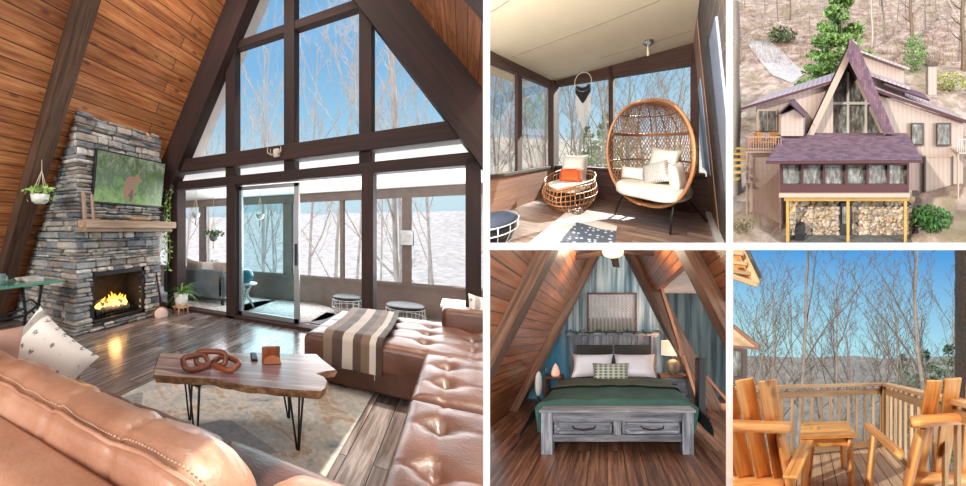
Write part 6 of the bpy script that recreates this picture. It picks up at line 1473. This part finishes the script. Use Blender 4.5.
M['bark_rough'] = stone('bark_rough', [(0, C(74, 56, 42)), (1, C(116, 90, 70))], 16, .95, .8, 1.0)
mb = MB(); x0 = tip(968, 366, 3.6)
def bk2(u, v):
    a = u * 6.283; r_ = .235 + .02 * mnoise.noise(Vector((math.cos(a) * 6, math.sin(a) * 6, v * 5))) + .012 * math.sin(a * 17 + 3 * math.sin(v * 30)); return (x0.x + r_ * math.cos(a), x0.y + r_ * math.sin(a), -2 + 8 * v)
mb.grid(bk2, 90, 120); obj('trunk', mb, M['bark_rough'], P, bt)
def EXTRA_LIGHTS():
    lamp('loft_fill', 'AREA', LOFT, (-.2, -2.6, 2.4), 1900, (1, .95, .92), 2.4, (0, 4.2, .6))
    lamp('bedside_bulb', 'POINT', LOFT, (lx, ly_, (sz0 + sz1) / 2), 14, (1, .62, .34), .08)
    lamp('ceiling_fan_bulb', 'POINT', LOFT, (P_fan.x, 2.95, P_fan.z - .16), 35, (1, .8, .55), .08)
    lamp('porch_fill', 'AREA', PORCH, (-1.2, .5, 2.4), 1150, (1, .96, .9), 2.0, (-1, 3.2, .8))  # added fill lamp at the open front, brightens the porch room
P_fan = LOFT.fy(613, 252, 3.1)
# ================================================================ white partition between the five places
def gp(x, y, d): return EYEV + (FW + RT * ((x - PX) / FL) + UP * ((PY - y) / FL)) * d
def partition(nm, x0, y0, x1, y1, d0=2.4, d1=2.55):
    mb = MB(); vs = [gp(x, y, d) for d in (d0, d1) for x, y in ((x0, y0), (x1, y0), (x1, y1), (x0, y1))]
    mb.add(vs, [[0, 1, 2, 3], [7, 6, 5, 4], [0, 4, 5, 1], [1, 5, 6, 2], [2, 6, 7, 3], [3, 7, 4, 0]]); return struct(nm, mb, M['white_paint'], ID)
SC.collection.children.link(ID.col) if ID.col.name not in [c.name for c in SC.collection.children] else None
partition('wall_partition_left', 483, -30, 490, 516); partition('wall_partition_right', 726, -30, 733, 516)
partition('wall_partition_middle', 490, 242.8, 726, 250); partition('wall_partition_far', 733, 242.8, 990, 250)

# ---------------------------------------------------------------- trim everything to the partitions of its place
def clip_all():
    bpy.context.view_layer.update()
    for pl in (MAIN, PORCH, HOUSE, LOFT, DECK):
        for o in list(pl.col.objects):
            if o.type != 'MESH': continue
            mw = o.matrix_world; cs = [mw @ Vector(c) for c in o.bound_box]
            need = [n for n in pl.walls if min((c - EYEV).dot(n) for c in cs) < 0]
            if not need: continue
            if any(max((c - EYEV).dot(n) for c in cs) < 0 for n in need):
                bpy.data.objects.remove(o); continue
            bm = bmesh.new(); bm.from_mesh(o.data); inv = mw.inverted(); nt = mw.to_3x3().transposed()
            for n in need:
                bmesh.ops.bisect_plane(bm, geom=list(bm.verts) + list(bm.edges) + list(bm.faces), plane_co=inv @ EYEV, plane_no=(nt @ n).normalized(), clear_inner=True)
            if not bm.faces: bm.free(); bpy.data.objects.remove(o); continue
            me = o.data if o.data.users == 1 else o.data.copy(); bm.to_mesh(me); bm.free(); o.data = me
    for pl in (MAIN, PORCH, HOUSE, LOFT, DECK):
        for _ in range(2):
            for o in list(pl.col.objects):
                if o.type == 'EMPTY' and not o.children: bpy.data.objects.remove(o)
clip_all()

# ---------------------------------------------------------------- sky and lights
wd = bpy.data.worlds.new('sky'); SC.world = wd; wd.use_nodes = True; nt = wd.node_tree; nt.nodes.clear()
def wn(ty): return nt.nodes.new(ty)
tcn = wn('ShaderNodeTexCoord'); sp = wn('ShaderNodeSeparateXYZ'); nt.links.new(tcn.outputs['Generated'], sp.inputs[0])
mr = wn('ShaderNodeMapRange'); mr.inputs[1].default_value = -.3; mr.inputs[2].default_value = .7; nt.links.new(sp.outputs[2], mr.inputs[0])
cr = wn('ShaderNodeValToRGB'); nt.links.new(mr.outputs[0], cr.inputs[0])
st = [(-.3, C(205, 235, 240)), (-.16, C(175, 228, 240)), (-.03, C(84, 160, 226)), (.05, C(200, 228, 240)), (.16, C(205, 232, 242)), (.28, C(158, 208, 238)), (.42, C(132, 188, 232)), (.6, C(126, 182, 228))]
while len(cr.color_ramp.elements) < len(st): cr.color_ramp.elements.new(.5)
for e, (z_, c_) in zip(cr.color_ramp.elements, st): e.position = z_ + .3; e.color = c_
dt = wn('ShaderNodeVectorMath'); dt.operation = 'DOT_PRODUCT'; dt.inputs[1].default_value = FW; nt.links.new(tcn.outputs['Generated'], dt.inputs[0])
m2 = wn('ShaderNodeMapRange'); m2.inputs[1].default_value = .15; m2.inputs[2].default_value = -.25; nt.links.new(dt.outputs['Value'], m2.inputs[0])
mx = wn('ShaderNodeMix'); mx.data_type = 'RGBA'; nt.links.new(m2.outputs[0], mx.inputs[0]); nt.links.new(cr.outputs[0], mx.inputs[6]); mx.inputs[7].default_value = (1.25, 1.22, 1.2, 1)
bg = wn('ShaderNodeBackground'); bg.inputs[1].default_value = 1.0; nt.links.new(mx.outputs[2], bg.inputs[0])
ou = wn('ShaderNodeOutputWorld'); nt.links.new(bg.outputs[0], ou.inputs[0])

def lamp(nm, ty, pl, at, energy, color=(1, 1, 1), size=.5, to=None, size_y=None):
    l = bpy.data.lights.new(nm, ty); l.energy = energy; l.color = color; o = bpy.data.objects.new(nm, l); pl.col.objects.link(o)
    o.location = pl.w(at) if ty != 'SUN' else (0, 0, 20)
    if ty == 'AREA':
        l.size = size
        if size_y: l.shape = 'RECTANGLE'; l.size_y = size_y
    elif ty in ('POINT', 'SPOT'): l.shadow_soft_size = size
    if to is not None:
        d = (pl.w(to) - pl.w(at)) if ty != 'SUN' else pl.wd(to)
        o.rotation_euler = d.to_track_quat('-Z', 'Y').to_euler()
    # each place keeps its own daylight: its lamps light only what stands in it
    o.light_linking.receiver_collection = pl.col
    o.light_linking.blocker_collection = pl.col
    return o
def sun(nm, pl, d, e, color=(1, .93, .82), ang=.6):
    o = lamp(nm, 'SUN', pl, (0, 0, 0), e, color, to=d); o.data.angle = R(ang); return o
sun('sun_living', MAIN, (-.25, -.22, -.94), 5)
lamp('porch_window_fill', 'AREA', MAIN, (-1.8, 6.05, 1.2), 170, (.95, .98, 1), 5.5, (-1.8, 4.5, 1.3), 1.3)  # soft panel added inside the porch windows to lift the porch
lamp('rear_fill_living', 'AREA', MAIN, (-1.0, -8.0, 3.6), 900, (1, .97, .93), 4.5, (-2.2, 3, 2.2))  # added fill far behind the camera, no window stands there
lamp('ridge_fill_living', 'AREA', MAIN, (-2.02, 2.9, 5.0), 140, (1, .95, .88), 1.0, (-2.3, 2.9, 0), 2.6)  # unseen fill panel added under the ridge, not a room fixture
lamp('fire_light', 'POINT', MAIN, (CV - .12, um, fz0 + .26), 6, (1, .5, .18), .08)
sun('sun_porch', PORCH, (-.42, -.5, -.62), 9.0)
sun('sun_hillside', HOUSE, (.5, .6, -.6), 4.8)
sun('sun_deck', DECK, (.75, .25, -.75), 5.4)
sun('partition_fill', ID, (FW.x, FW.y, -.1), 1.6, (1, 1, 1))  # extra lamp from the camera side, added to whiten only the partition
EXTRA_LIGHTS()
vs_ = SC.view_settings
SC.display_settings.display_device = 'sRGB'; vs_.view_transform = 'Standard'; vs_.look = 'None'; vs_.exposure = 0; vs_.gamma = 1; vs_.use_curve_mapping = False
SC.cycles.use_denoising = True; SC.cycles.max_bounces = 8; SC.cycles.diffuse_bounces = 4; SC.cycles.transparent_max_bounces = 24; SC.cycles.caustics_reflective = False; SC.cycles.caustics_refractive = False; SC.cycles.sample_clamp_indirect = 6
